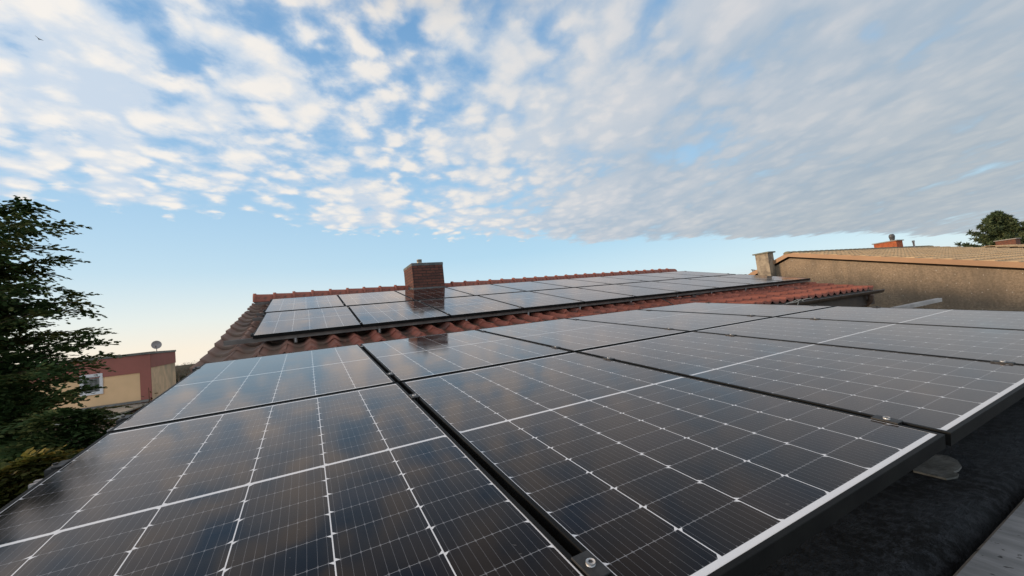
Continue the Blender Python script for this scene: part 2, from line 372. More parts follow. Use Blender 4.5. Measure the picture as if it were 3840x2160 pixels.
# under-roof decking closes the roof from below
deck_m = noisy('dark_roof_underlay', (.02, .018, .016), (.03, .026, .022), 2, .9)
m = MB(); zo = -.235
m.prism([(YE+.05, roofz(YE+.05, zo)), (YR, roofz(YR, zo)), (2*YR-YE-.05, roofz(YE+.05, zo)), (2*YR-YE-.05, roofz(YE+.05, zo)-.10), (YR, roofz(YR, zo)-.10), (YE+.05, roofz(YE+.05, zo)-.10)], 'x', X0+.03, X1-.03)
m.build('roof_deck', deck_m, house, True)

rnd = random.Random(5)
def tile_field(m, x0, ncol, wid, y0, nrow, cov, zf, amp, lap, th, phase, seg=10, dirn=1, jit=1.0):
    """rows of overlapping pantiles; zf(y) gives the height of the tile crests' plane; dirn=-1 builds the far slope"""
    for r_ in range(nrow):
        for c in range(ncol):
            jx = rnd.uniform(-.003, .003)*jit; jz = rnd.uniform(-.004, .004)*jit; jy = rnd.uniform(-.010, .010)*jit; tw = rnd.uniform(-.022, .022)*jit
            vs = []; fs = []
            ya = y0+dirn*(r_*cov)+jy; yb = ya+dirn*(cov+lap)
            rows = [(0.0, 0.0), (.06, .004), (.5, 0.0), (1.0, 0.0)]
            for (tt, rz) in rows:
                y = ya+(yb-ya)*tt
                for s_ in range(seg+1):
                    xt = s_/seg
                    ph_ = 2*PI*xt; prof = amp*math.cos(ph_+.45*math.sin(ph_))
                    z = zf(y)+prof-amp+th*(1-tt)+rz*-.6+jz+tw*(xt-.5)
                    vs.append((x0+c*wid+xt*wid*1.03+jx, y, z))
            W_ = seg+1
            for a_ in range(len(rows)-1):
                for s_ in range(seg): fs.append((a_*W_+s_, a_*W_+s_+1, (a_+1)*W_+s_+1, (a_+1)*W_+s_))
            if dirn < 0: fs = [tuple(reversed(f_)) for f_ in fs]
            base = len(vs)
            for s_ in range(seg+1):
                v_ = vs[s_]; vs.append((v_[0], v_[1]+dirn*.004, v_[2]-th*.95))
            lip = [(s_+1, s_, base+s_, base+s_+1) for s_ in range(seg)]
            if dirn < 0: lip = [tuple(reversed(f_)) for f_ in lip]
            fs += lip
            # left and right edges
            lb = len(vs)
            for a_ in range(len(rows)):
                v_ = vs[a_*W_]; vs.append((v_[0]+.004, v_[1], v_[2]-th*.9))
            fs += [(a_*W_, (a_+1)*W_, lb+a_+1, lb+a_) for a_ in range(len(rows)-1)]
            m.add(vs, fs, 0, True)
zcrest = lambda y: roofz(y if y <= YR else 2*YR-y, -.125)
m = MB()
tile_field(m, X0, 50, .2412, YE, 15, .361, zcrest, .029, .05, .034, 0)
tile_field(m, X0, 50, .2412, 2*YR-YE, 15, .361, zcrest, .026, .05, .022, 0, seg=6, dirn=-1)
roof = m.build('tile_roof', tile_m, house)
# ridge tiles, collar to the left
def ridge_tile(first=False):
    m = MB(); L_ = .40; prof = []
    sec = [(-.022, .118), (-.022, .138), (.030, .138), (.034, .122), (.06, .118), (L_, .104)]
    if first: sec = [(-.022, .02)]+sec
    n_ = 12; vs = []; fs = []
    for (x_, r_) in sec:
        for k_ in range(n_+1):
            a_ = PI*k_/n_; rr = r_*(1+.04*math.sin(a_)**2)
            vs.append((x_, -rr*math.cos(a_)*1.02, rr*math.sin(a_)*1.05-.035*(abs(math.cos(a_)))))
    for i in range(len(sec)-1):
        for k_ in range(n_): fs.append((i*(n_+1)+k_, (i+1)*(n_+1)+k_, (i+1)*(n_+1)+k_+1, i*(n_+1)+k_+1))
    m.add(vs, fs, 0, True); return m
zr = HC+1.018-.132
m = MB(); m.box(X0+.03, YR-.095, HC+.70, 2.18, YR+.095, HC+.875); m.box(2.90, YR-.095, HC+.70, X1-.03, YR+.095, HC+.875)
m.build('ridge_mortar', noisy('ridge_mortar', (.10, .06, .045), (.07, .05, .04), 8, .95, 0, .1, .6, 60), roof)
r0 = None
skip = (2.10, 2.94)                          # the chimney stands in the ridge line
for i in range(35):
    x = X0+.02+i*.3505
    if x+.05 > skip[0] and x < skip[1]-.05: continue
    if i < 2: o = ridge_tile(i == 0).build('ridge_tile', ridge_m, roof, True); r0 = o
    else: o = r0.copy(); C.objects.link(o)
    o.location = (x, YR, zr+rnd.uniform(-.003, .003)); o.rotation_euler = (rnd.uniform(-.02, .02), rnd.uniform(-.006, .006), rnd.uniform(-.006, .006))
# verge board under the left tile edge, fascia and gutter along the eave
brown_m = noisy('dark_brown_board', (.03, .022, .018), (.05, .035, .025), 4, .6, 0, .4, .2, 60)
for xx, nm in ((X0-.005, 0), (X1-.03, 1)):
    m = MB()
    m.prism([(YE+.06, roofz(YE+.06, -.185)), (YR, roofz(YR, -.185)), (2*YR-YE-.06, roofz(YE+.06, -.185)), (2*YR-YE-.06, roofz(YE+.06, -.185)-.16), (YR, roofz(YR, -.185)-.16), (YE+.06, roofz(YE+.06, -.185)-.16)], 'x', xx, xx+.026)
    m.build('verge_board', brown_m, house, True)
m = MB(); m.box(X0+.03, YE+.012, HC-.62, X1-.04, YE+.04, HC-.30); m.build('fascia_board', brown_m, house)
gut_m = noisy('bronze_gutter', (.060, .040, .030), (.035, .025, .02), 3, .42, .2, .6, .1, 30)
def gutter(xa, xb, yc, zc_, rad, parent, m_):
    m = MB(); n_ = 12; vs = []; fs = []
    for x_ in (xa, xb):
        for rr in (rad, rad-.006):
            for k_ in range(n_+1):
                a_ = PI+PI*k_/n_; vs.append((x_, yc+rr*math.cos(a_), zc_+rr*math.sin(a_)))
    w = n_+1
    for k_ in range(n_):
        fs += [(k_, k_+1, 2*w+k_+1, 2*w+k_), (w+k_+1, w+k_, 3*w+k_, 3*w+k_+1), (k_, w+k_, w+k_+1, k_+1), (2*w+k_, 2*w+k_+1, 3*w+k_+1, 3*w+k_)]
    m.add(vs, fs, 0, True)
    m.tube([(xa, yc-rad, zc_+.004), (xb, yc-rad, zc_+.004)], .009, 8)
    m.add([(xb, yc+rad*math.cos(PI+PI*k_/n_), zc_+rad*math.sin(PI+PI*k_/n_)) for k_ in range(n_+1)], [tuple(range(n_+1))], 0)
    return m.build('gutter', m_, parent, True)
gz = HC-.335
gut = gutter(-.9, 11.25, 4.035, gz, .062, house, gut_m)
for i in range(14):
    x = .3+i*.82
    m = MB(); vs = []; fs = []
    for k_ in range(9):
        a_ = PI+PI*k_/8
        for x_ in (x, x+.022): vs.append((x_, 4.035+.0655*math.cos(a_), gz+.0655*math.sin(a_)))
    fs = [(2*k_, 2*k_+1, 2*k_+3, 2*k_+2) for k_ in range(8)]
    m.add(vs, fs, 0, True); m.tube([(x+.011, 3.97, gz+.006), (x+.011, 3.98, gz+.014), (x+.011, 4.10, gz+.012)], .005, 6)
    m.build('gutter_bracket', gut_m, gut)
m = MB()
m.tube([(10.72, 4.035, gz-.05), (10.72, 4.035, gz-.13), (10.73, 4.06, gz-.20), (10.74, 4.14, gz-.27), (10.75, 4.26, gz-.33), (10.75, 4.36, gz-.40), (10.75, 4.39, gz-.55), (10.75, 4.39, .1)], .05, 12)
m.tube([(10.72, 4.035, gz-.045), (10.72, 4.035, gz-.085)], .06, 12)
m.build('downpipe', noisy('brown_downpipe', (.13, .075, .05), (.09, .055, .04), 4, .5), gut)

# brick chimney
chb = brick('chimney_brick', (.165, .062, .042), (.105, .044, .034), (.050, .036, .030), .20, .066)
cem_m = noisy('grey_cement', (.16, .16, .155), (.10, .105, .10), 9, .9, 0, .2, .5, 90)
CX0, CX1, CY0, CY1 = 2.172, 2.905, 8.955, 9.81
m = MB(); m.box(CX0, CY0, HC+.55, CX1, CY1, HC+1.392)
chim = m.build('chimney', chb, house)
m = MB(); m.box(CX0-.006, CY0-.006, HC+1.392, CX1+.006, CY1+.006, HC+1.455, 0, .008); m.build('chimney_cap', cem_m, chim)
m = MB()                                     # lead and mortar apron round the foot, following the slope
za = lambda y: roofz(min(y, 2*YR-y), -.11)
m.prism([(CY0-.02, za(CY0)-.05), (YR, za(YR)-.05), (CY1+.02, za(CY1)-.05), (CY1+.02, za(CY1)+.07), (YR, za(YR)+.10), (CY0-.02, za(CY0)+.125)], 'x', CX0-.022, CX1+.022)
m.build('flashing', cem_m, chim, True)
flue_m = noisy('steel_flue', (.50, .45, .36), (.36, .31, .25), 6, .4, .6)
m = MB(); m.tube([(2.425, 9.22, HC+1.40), (2.425, 9.22, HC+1.565)], .058, 20); m.tube([(2.425, 9.22, HC+1.555), (2.425, 9.22, HC+1.572)], .062, 20)
m.build('flue_pipe', flue_m, chim)

# cable that loops out from below the far panels and down between two tiles
m = MB(); pts = []
for i in range(15):
    t_ = i/14; x_ = 5.6+1.35*t_; y_ = 5.20-.34*math.sin(PI*min(1, t_*1.05))*(.6 if t_ > .5 else 1)
    pts.append((x_, y_, roofz(y_)-.085+.03*math.sin(PI*t_)))
pts = [(5.46, 4.62, roofz(4.62)-.14), (5.47, 4.72, roofz(4.72)-.10)]+[(5.50, 4.82, roofz(4.82)-.075)]+pts[1:]
m.tube(pts, .008, 6)
tag(m.build('cable', black_m), 'black cable looping from under the far solar panels onto the red tiles', 'cable')

# pale strap knotted round the gutter
strap_m, _, _ = mat('pale_strap', (.42, .38, .32), .7)
m = MB()
m.tube([(7.45, 4.00, gz+.012), (7.62, 3.985, gz+.03), (7.78, 3.975, gz+.055), (7.90, 3.97, gz+.035), (8.08, 3.975, gz+.05), (8.28, 3.98, gz+.045)], .007, 5)
m.tube([(7.80, 3.968, gz+.05), (7.76, 3.955, gz+.0), (7.70, 3.952, gz-.06)], .008, 5)
m.tube([(7.55, 3.98, gz+.02), (7.72, 3.96, gz+.02), (7.86, 3.96, gz+.05), (7.95, 3.965, gz+.02)], .008, 5)
tag(m.build('strap', strap_m), 'pale plastic strap knotted over the brown gutter of the tiled house', 'strap')

# ------------------------------------------------------------------ annexe with the black felt roof
annex = thing('flat_roof_annex', (2, 2, 0), 'annexe with black felt flat roof below the near solar panels', 'building')
annex.matrix_world = Matrix.Identity(4)
m = MB(); m.box(-.80, .47, 0, 6.0, 4.3, HC-.86); m.build('wall', plaster_m, annex)
def felt_mat():
    m_, k, b = mat('mineral_felt', (.012, .013, .014), .85, 0, .2)
    oc = k.new('ShaderNodeTexCoord').outputs['Object']
    n1 = k.noise(oc, 2.2, 4, .6); n2 = k.noise(oc, 320, 2, .6); n3 = k.noise(oc, 34, 4, .7)
    c = k.mix(k.ss(n1, .35, .65), (.008, .0085, .009), (.026, .030, .034))
    c = k.mix(k.m('MULTIPLY', k.ss(n3, .42, .62), .7), c, (.050, .054, .060))
    c = k.mix(k.m('GREATER_THAN', n2, .74), c, (.11, .11, .11))
    k.put(b.inputs['Base Color'], c)
    bn = k.new('ShaderNodeBump'); bn.inputs['Strength'].default_value = 1.0; bn.inputs['Distance'].default_value = .014
    k.put(bn.inputs['Height'], k.m('ADD', k.noise(oc, 110, 3, .7), k.m('MULTIPLY', n3, 1.2))); k.l.new(bn.outputs[0], b.inputs['Normal'])
    return m_
felt_m = felt_mat()
ZF = HC-.70
m = MB(); nx, ny = 60, 34
for i in range(nx+1):
    for j in range(ny+1):
        x = -.86+6.92*i/nx; y = .50+3.54*j/ny
        m.v.append((x, y, ZF+.012*math.sin(x*2.1+.4)*math.cos(y*1.3)+.006*math.sin(x*7+y*5)))
for i in range(nx):
    for j in range(ny): m.f.append((i*(ny+1)+j, (i+1)*(ny+1)+j, (i+1)*(ny+1)+j+1, i*(ny+1)+j+1)); m.mi.append(0); m.sm.append(True)
k0 = len(m.v)                                # lip of felt turned down over the edge
for i in range(nx+1):
    x = -.86+6.92*i/nx; z0 = m.v[i*(ny+1)][2]
    m.v += [(x, .47, z0-.012), (x, .452, z0-.035), (x, .448, z0-.16)]
for i in range(nx):
    a = i*(ny+1); b = (i+1)*(ny+1)
    m.f += [(k0+3*i, k0+3*i+3, b, a), (k0+3*i+1, k0+3*i+4, k0+3*i+3, k0+3*i), (k0+3*i+2, k0+3*i+5, k0+3*i+4, k0+3*i+1)]; m.mi += [0]*3; m.sm += [True]*3
froof = m.build('felt_roof', felt_m, annex)
m = MB(); m.box(-.84, .50, HC-.86, 6.04, 4.02, ZF-.035); m.build('roof_slab', deck_m, annex)
patch_m = noisy('grey_sealant', (.20, .195, .18), (.11, .11, .10), 14, 1.0, 0, .0, .5, 60)
m = MB(); ring = []
rp = random.Random(3)
outl = [(1.86, .585), (1.87, .67), (1.93, .695), (2.02, .70), (2.09, .678), (2.10, .645), (2.07, .612), (2.02, .592), (1.975, .585), (1.945, .590), (1.935, .578), (1.90, .570)]
top = [(x+rp.uniform(-.003, .003), y+rp.uniform(-.002, .002), ZF+.007+.012*math.sin(x*2.1+.4)*math.cos(y*1.3)+.006*math.sin(x*7+y*5)) for x, y in outl]
m.add(top+[(x, y, z-.006) for x, y, z in top], [tuple(range(len(top)-1, -1, -1))]+[(i, (i+1) % len(top), len(top)+(i+1) % len(top), len(top)+i) for i in range(len(top))])
m.build('sealant_patch', patch_m, froof, True)
def coping_mat():
    m_, k, b = mat('painted_sheet', (.16, .17, .18), .5, .1, .5)
    oc = k.new('ShaderNodeTexCoord').outputs['Object']
    st = k.v('MULTIPLY', oc, Vector((6, 1.2, 1)))
    c = k.mix(k.ss(k.noise(st, 4, 5, .6), .35, .7), (.16, .17, .175), (.28, .29, .30))
    sp_ = k.ss(k.noise(k.v('MULTIPLY', oc, Vector((1.6, 1, 1))), 46, 2, .4), .66, .70)
    c = k.mix(sp_, c, (.015, .015, .015)); k.put(b.inputs['Base Color'], c); return m_
m = MB(); m.box(-.9, .10, ZF-.15, 6.1, .425, ZF-.004, 0, .01); m.build('edge_sheet', coping_mat(), froof)

# ------------------------------------------------------------------ solar panels
PW = 1.134
def panel_parts(PL, gap_end, tagname):
    g_m = panel_glass('solar_glass_'+tagname, PW, PL, gap_end)
    hx, hy, fw, b = PW/2, PL/2, .0115, .0012
    m = MB()
    def ring(x, y, z): return [(-x, -y, z), (x, -y, z), (x, y, z), (-x, y, z)]
    rs = [ring(hx, hy, -.038), ring(hx, hy, -b), ring(hx-b, hy-b, 0), ring(hx-fw, hy-fw, 0), ring(hx-fw, hy-fw, -.026), ring(hx-.022, hy-.022, -.034), ring(hx-.022, hy-.022, -.038)]
    vs = [p for r_ in rs for p in r_]; fs = []
    for i in range(len(rs)-1):
        for k_ in range(4): fs.append((i*4+k_, i*4+(k_+1) % 4, i*4+4+(k_+1) % 4, i*4+4+k_))
    i = len(rs)-1
    for k_ in range(4): fs.append((i*4+k_, i*4+(k_+1) % 4, (k_+1) % 4, k_))
    m.add(vs, fs); fme = m.mesh('frame', frame_m)
    m = MB(); x, y = hx-fw+.0006, hy-fw+.0006
    m.box(-x, -y, -.0060, x, y, -.0016); gme = m.mesh('glass', g_m)
    return fme, gme
lowF, lowG = panel_parts(1.714, .016, 'near')
upF, upG = panel_parts(1.772, .016, 'far')
def add_panel(O, u, v, w, fm, gm, label, group):
    t_ = thing('solar_panel', None, label, 'solar panel', group, mat_of(O, u, v, w))
    for nm, me in (('frame', fm), ('glass', gm)):
        o = bpy.data.objects.new(nm, me); C.objects.link(o); o.parent = t_
ordn = ['first', 'second', 'third', 'fourth', 'fifth', 'sixth', 'seventh', 'eighth', 'ninth', 'tenth']
jit = random.Random(8)
near_lab = {
 (0,0): 'large dark solar panel filling the bottom left corner, above the conifer shrubs',
 (1,0): 'dark solar panel at bottom centre, right of the wide black seam with the screw clamp',
 (2,0): 'near solar panel whose front corner sits right of the grey sealant patch',
 (3,0): 'grey reflecting near panel cut by the right picture edge, front row fourth from left',
 (4,0): 'farthest panel of the front row, against the roughcast wall by the protruding rail',
 (0,1): 'bluish reflecting near panel whose top corner touches the weathered left verge tiles',
 (1,1): 'near panel that mirrors the brick chimney near its top edge',
 (2,1): 'third near panel from the left in the back row, just below the red tiles',
 (3,1): 'fourth near panel from the left in the back row, pale grey below the red tiles',
 (4,1): 'farthest near panel of the back row, in front of the brown gutter'}
for r_ in (0, 1):
    for c in range(5):
        du = .006 if r_ == 0 else 0
        O = O1+U1*((c+.5)*1.154+du+jit.uniform(-.0015, .0015))+V1*((r_-.5)*1.7382+jit.uniform(-.003, .003)+(-.006 if c == 2 and r_ == 0 else 0))+N1*jit.uniform(-.001, .001)
        add_panel(O, U1, V1, N1, lowF, lowG, near_lab[(c, r_)], 'near solar panels over the flat roof')
for r_ in (0, 1):
    for c in range(10):
        du = .031 if r_ == 0 else 0
        O = O2+U2*((c+.5)*1.1505+du+jit.uniform(-.0015, .0015))+V2*((r_-.5)*1.8384+(.014 if r_ else -.014)+jit.uniform(-.002, .002))+N2*jit.uniform(-.001, .001)
        rown = 'lower' if r_ == 0 else 'upper'
        lab = {0: 'leftmost panel in the %s row on the tiled roof' % rown, 9: 'rightmost panel in the %s row on the tiled roof' % rown}.get(c, '%s panel from the left in the %s row on the tiled roof' % (ordn[c], rown))
        if (c, r_) == (2, 1): lab = 'panel directly below the brick chimney, third from the left in the upper row'
        add_panel(O, U2, V2, N2, upF, upG, lab, 'far solar panels on the tiled roof')

# ------------------------------------------------------------------ rails, brackets, clamps
def rail(O, u, v, w, vv, x0, x1, top, m_, label, group, hooks=(), hgt=.042):
    t_ = thing('mounting_rail', None, label, 'rail', group, mat_of(O+v*vv, u, v, w))
    m = MB()
    m.prism([(-.020, top-hgt), (.020, top-hgt), (.020, top), (.008, top), (.008, top-.010), (-.008, top-.010), (-.008, top), (-.020, top)], 'x', x0, x1)
    m.build('rail_profile', m_, t_, True)
    hk = None
    for hx in hooks:
        if hk is None:
            m = MB()
            m.box(-.017, -.030, top-.100, .017, -.024, top-.006); m.box(-.017, -.024, top-.100, .017, .10, top-.094)
            m.tube([(0, -.038, top-.052), (0, -.028, top-.052)], .009, 6, 1)
            m.box(-.006, -.0312, top-.088, .006, -.0302, top-.066, 1)
            hk = m.build('roof_hook', [dalu_m, bolt_m], t_)
            o = hk
        else: o = hk.copy(); C.objects.link(o)
        o.location = (hx, 0, 0)
rl = 'rails carrying the far solar panels'
rail(O2, U2, V2, N2, -1.768, -.235, 11.62, -.0385, dalu_m, 'lowest rail on the tiled roof, its pale end sticking out left over the verge tiles', rl, (.45, 1.39, 2.57, 3.58, 4.56, 5.68, 6.87, 7.87, 9.0, 10.2), .046)
rail(O2, U2, V2, N2, -.215, -.12, 11.6, -.0385, dalu_m, 'second rail from below on the tiled roof, short end left of the panels', rl)
rail(O2, U2, V2, N2, .285, -.12, 11.6, -.0385, dalu_m, 'third rail from below on the tiled roof, just above the row seam', rl)
rail(O2, U2, V2, N2, 1.745, -.27, 11.6, -.0385, dalu_m, 'topmost rail on the tiled roof, its end close below the ridge', rl)
rl = 'rails carrying the near solar panels'
for vv, e, lab in ((-1.60, 5.80, 'front rail under the near solar panels above the black felt'), (-.335, 7.41, 'rail sticking far out past the near panels in front of the roughcast wall'), (.215, 5.80, 'rail under the near panels close above the seam between their rows'), (1.52, 5.80, 'rear rail under the near solar panels beside the gutter')):
    rail(O1, U1, V1, N1, vv, -.055 if abs(vv) < 1 else -.01, e, -.0385, alu_m, lab, rl)

def clamp_mesh(name, end=False):
    m = MB()
    if not end:
        m.box(-.019, -.032, .0005, .019, .032, .0045, 0, .001)
        m.box(-.0085, -.032, -.028, -.0055, .032, .0004); m.box(.0055, -.032, -.028, .0085, .032, .0004)
        m.tube([(0, 0, .0045), (0, 0, .0095)], .0085, 14, 1); m.tube([(0, 0, .0096), (0, 0, .0098)], .0042, 6, 0)
    else:
        m.box(-.030, -.030, -.030, -.0015, .030, .0005, 0, .002); m.box(-.014, -.030, .0006, .010, .030, .0045, 0, .001)
        m.tube([(-.016, 0, .004), (-.016, 0, .009)], .0070, 12, 0)
    return m.mesh('clamp', [clamp_m, bolt_m])
cm, ce = clamp_mesh('c'), clamp_mesh('e', True)
def clamp(O, u, v, w, uu, vv, me, label, group, flip=False):
    o = bpy.data.objects.new('panel_clamp', me); C.objects.link(o)
    M_ = mat_of(O+u*uu+v*vv, u, v, w)
    if flip: M_ = M_ @ Matrix.Rotation(PI, 4, 'Z')
    o.matrix_world = M_; tag(o, label, 'clamp', group)
rows = {-1.60: 'near the front edge', -.335: 'just below the crossing of the seams', .215: 'just above the crossing of the seams', 1.52: 'close to the red tiles'}
for c in range(0, 6):
    for vv, w_ in rows.items():
        du = .006 if vv < 0 else 0
        if c == 0: clamp(O1, U1, V1, N1, .010+du, vv, ce, 'left edge end clamp of the near panels, %s' % w_.replace('crossing of the seams', 'row seam'), 'end clamps of the near panels')
        elif c == 5: clamp(O1, U1, V1, N1, 5.760+du, vv, ce, 'right edge end clamp of the near panels, %s' % w_.replace('crossing of the seams', 'row seam'), 'end clamps of the near panels', True)
        else: clamp(O1, U1, V1, N1, c*1.154+du, vv, cm, 'clamp in %s long seam of the near panels, %s' % (ordn[c-1], w_.replace('crossing of the seams', 'row seam')), 'clamps between the near panels')
rows2 = {-1.70: 'at the lower edge', -.215: 'just below the row seam', .285: 'just above the row seam', 1.745: 'below the ridge'}
for c in range(0, 11):
    for vv, w_ in rows2.items():
        du = .031 if vv < 0 else 0
        if c == 0: clamp(O2, U2, V2, N2, .008+du, vv, ce, 'left edge end clamp of the far panels, %s' % w_, 'end clamps of the far panels')
        elif c == 10: clamp(O2, U2, V2, N2, 11.497+du, vv, ce, 'right edge end clamp of the far panels, %s' % w_, 'end clamps of the far panels', True)
        else: clamp(O2, U2, V2, N2, c*1.1505+du, vv, cm, 'clamp in %s upright seam of the far panels, %s' % (ordn[c-1], w_), 'clamps between the far panels')

# ------------------------------------------------------------------ neighbour's gabled house on the right
AW = 15.0
nb = thing('rendered_house', (17, 6, 0), 'gabled house with brown roughcast wall and beige tiled roof on the right', 'house')
nb.matrix_world = Matrix.Identity(4)
def rough_mat():
    m_, k, b = mat('roughcast', (.2, .15, .1), .95, 0, .15)
    oc = k.new('ShaderNodeTexCoord').outputs['Object']
    n1 = k.noise(oc, 22, 6, .75); n2 = k.noise(k.v('MULTIPLY', oc, Vector((1, 1, .45))), 2.2, 5, .65); n3 = k.noise(oc, 75, 3, .6)
    c = k.mix(k.ss(n1, .35, .65), (.235, .175, .118), (.36, .27, .185))
    c = k.mix(k.m('MULTIPLY', k.ss(n2, .42, .66), .55), c, (.17, .135, .10))
    c = k.mix(k.m('GREATER_THAN', n3, .715), c, (.05, .04, .03))
    vo = k.new('ShaderNodeTexVoronoi'); k.put(vo.inputs['Vector'], oc); vo.inputs['Scale'].default_value = 9
    c = k.mix(k.m('MULTIPLY', k.m('LESS_THAN', vo.outputs['Distance'], .09), .8), c, (.62, .56, .48))
    stk = k.noise(k.v('MULTIPLY', oc, Vector((1, 2.6, .22))), 1.6, 4, .6)         # damp runs below the board
    c = k.mix(k.m('MULTIPLY', k.ss(stk, .52, .72), .42), c, (.13, .105, .08))
    k.put(b.inputs['Base Color'], c)
    bn = k.new('ShaderNodeBump'); bn.inputs['Strength'].default_value = 1.0; bn.inputs['Distance'].default_value = .025
    k.put(bn.inputs['Height'], k.m('ADD', n1, k.m('MULTIPLY', n3, .4))); k.l.new(bn.outputs[0], b.inputs['Normal'])
    return m_
NP = (7.732, HC+1.1225)                        # gable peak (top of the bargeboard)
SLR, SLL = .2405, .37
def nz(y): return NP[1]-(NP[0]-y)*SLR if y < NP[0] else NP[1]-(y-NP[0])*SLL
yF, yB = -3.6, 14.5
m = MB(); th = .20
m.prism([(yF, 0), (yB, 0), (yB, nz(yB)-th), (NP[0], NP[1]-th), (yF, nz(yF)-th)], 'x', AW+.10, AW+12.5)
m.build('wall', rough_mat(), nb, True)
barge_m = noisy('orange_brown_bargeboard', (.37, .215, .12), (.33, .19, .105), 1.5, .6, 0, .3, .1, 20)
m = MB(); bh = .140
for ya, yb_ in ((yF, NP[0]), (NP[0], yB)):
    m.add([(AW, ya, nz(ya)-bh), (AW, yb_, nz(yb_)-bh), (AW, yb_, nz(yb_)), (AW, ya, nz(ya)), (AW+.03, ya, nz(ya)-bh), (AW+.03, yb_, nz(yb_)-bh), (AW+.03, yb_, nz(yb_)), (AW+.03, ya, nz(ya))],
          [(0, 3, 2, 1), (4, 5, 6, 7), (0, 1, 5, 4), (3, 7, 6, 2), (1, 2, 6, 5), (0, 4, 7, 3)])
m.build('bargeboard', barge_m, nb, True)
m = MB()                                      # boarded soffit behind the bargeboard
m.prism([(yF, nz(yF)-.13), (NP[0], NP[1]-.13), (yB, nz(yB)-.13), (yB, nz(yB)-.085), (NP[0], NP[1]-.085), (yF, nz(yF)-.085)], 'x', AW+.031, AW+12.55)
m.build('soffit', brown_m, nb, True)
def btile():
    m_, k, b = mat('beige_concrete_tile', (.4, .3, .2), .85, 0, .25)
    oc = k.new('ShaderNodeTexCoord').outputs['Object']
    ri = k.new('ShaderNodeNewGeometry').outputs['Random Per Island']
    c = k.mix(ri, (.50, .35, .20), (.57, .41, .24))
    c = k.mix(k.ss(k.noise(oc, 1.6, 5, .6), .45, .75), c, (.42, .29, .17)); k.put(b.inputs['Base Color'], c)
    bn = k.new('ShaderNodeBump'); bn.inputs['Strength'].default_value = .4; bn.inputs['Distance'].default_value = .01
    k.put(bn.inputs['Height'], k.noise(oc, 40, 4, .6)); k.l.new(bn.outputs[0], b.inputs['Normal']); return m_
bt_m = btile()
m = MB()
zfn = lambda y: nz(y)-.008
nr = 32; cov = (NP[0]-yF)/nr
tile_field(m, AW+.032, 45, .2785, yF, nr, cov, zfn, .018, .03, .034, 0, seg=6, jit=.35)
nr2 = 19; cov2 = (yB-NP[0])/nr2
tile_field(m, AW+.032, 45, .2785, yB, nr2, cov2, zfn, .016, .03, .030, 0, seg=5, dirn=-1, jit=.7)
nroof = m.build('roof', bt_m, nb)
nridge_m = noisy('olive_ridge_tile', (.22, .19, .12), (.15, .135, .09), 3, .85, 0, .2, .4, 40)
rt0 = None
for i in range(34):
    if rt0 is None:
        m = MB(); vs = []; fs = []; n_ = 10; sec = [(-.0, .135), (.05, .135), (.055, .122), (.42, .115)]
        for (x_, r_) in sec:
            for k_ in range(n_+1):
                a_ = PI*k_/n_; vs.append((x_, -r_*math.cos(a_), r_*math.sin(a_)*.62))
        for ii in range(len(sec)-1):
            for k_ in range(n_): fs.append((ii*(n_+1)+k_, (ii+1)*(n_+1)+k_, (ii+1)*(n_+1)+k_+1, ii*(n_+1)+k_+1))
        fs.append(tuple(range(n_+1)))
        m.add(vs, fs, 0, True); o = rt0 = m.build('ridge_tile', nridge_m, nroof, True)
    else: o = rt0.copy(); C.objects.link(o)
    o.location = (AW-.02+i*.373, NP[0], NP[1]-.035)
# orange brick chimney behind the ridge
ob = brick('orange_brick', (.46, .125, .045), (.40, .10, .04), (.38, .13, .06), .24, .07)
slab_m = noisy('pale_slab', (.30, .28, .25), (.22, .21, .19), 4, .85)
m = MB(); m.box(23.63, 7.65, HC+.4, 24.28, 8.45, HC+1.435); oc_ = m.build('chimney', ob, nb)
m = MB(); m.box(23.58, 7.60, HC+1.435, 24.33, 8.50, HC+1.475); m.build('chimney_slab', slab_m, oc_)
cowl_m = noisy('grey_cowl', (.12, .12, .125), (.08, .08, .085), 5, .5, .3)
m = MB()
m.tube([(23.94, 7.87, HC+1.46), (23.94, 7.87, HC+1.56), (23.94, 7.87, HC+1.57), (23.94, 7.87, HC+1.64), (23.94, 7.87, HC+1.65), (23.94, 7.87, HC+1.72), (23.94, 7.87, HC+1.77), (23.94, 7.87, HC+1.79)], .1, 14, 0, True, [.085, .085, .10, .10, .112, .105, .08, .055])
m.build('cowl', cowl_m, oc_)
m = MB(); m.tube([(24.87, 7.47, HC+1.0), (24.87, 7.47, HC+1.31)], .036, 8); m.tube([(24.87, 7.47, HC+1.30), (24.87, 7.47, HC+1.39)], .05, 8)
m.build('vent_pipe', noisy('pale_pipe', (.4, .36, .33), (.3, .27, .25), 4, .6), nb)
# rendered chimney stack outside the gable, with its slab
conc_m = noisy('weathered_render', (.36, .295, .215), (.19, .155, .12), 5.5, .95, 0, .15, .5, 50, (.13, .115, .095), .38, .66)
m = MB(); m.box(AW-.25, 8.25, 0, AW+.09, 8.70, HC+1.225); sc_ = m.build('side_chimney', conc_m, nb)
m = MB(); m.box(AW-.31, 8.19, HC+1.225, AW+.15, 8.76, HC+1.270); m.build('chimney_slab', noisy('mossy_slab', (.13, .135, .10), (.20, .19, .15), 6, .9), sc_)
# thin rail on posts beyond the left slope
m = MB()
m.tube([(AW+.1, 9.12, HC+.731), (AW+1.4, 9.75, HC+.75)], .02, 6)
m.tube([(AW+.4, 9.27, HC+.736), (AW+.4, 9.27, HC+.35)], .014, 6); m.tube([(AW+.4, 9.27, HC+.64), (AW+.75, 9.43, HC+.71)], .011, 6)
m.build('roof_rail', dalu_m, nb)

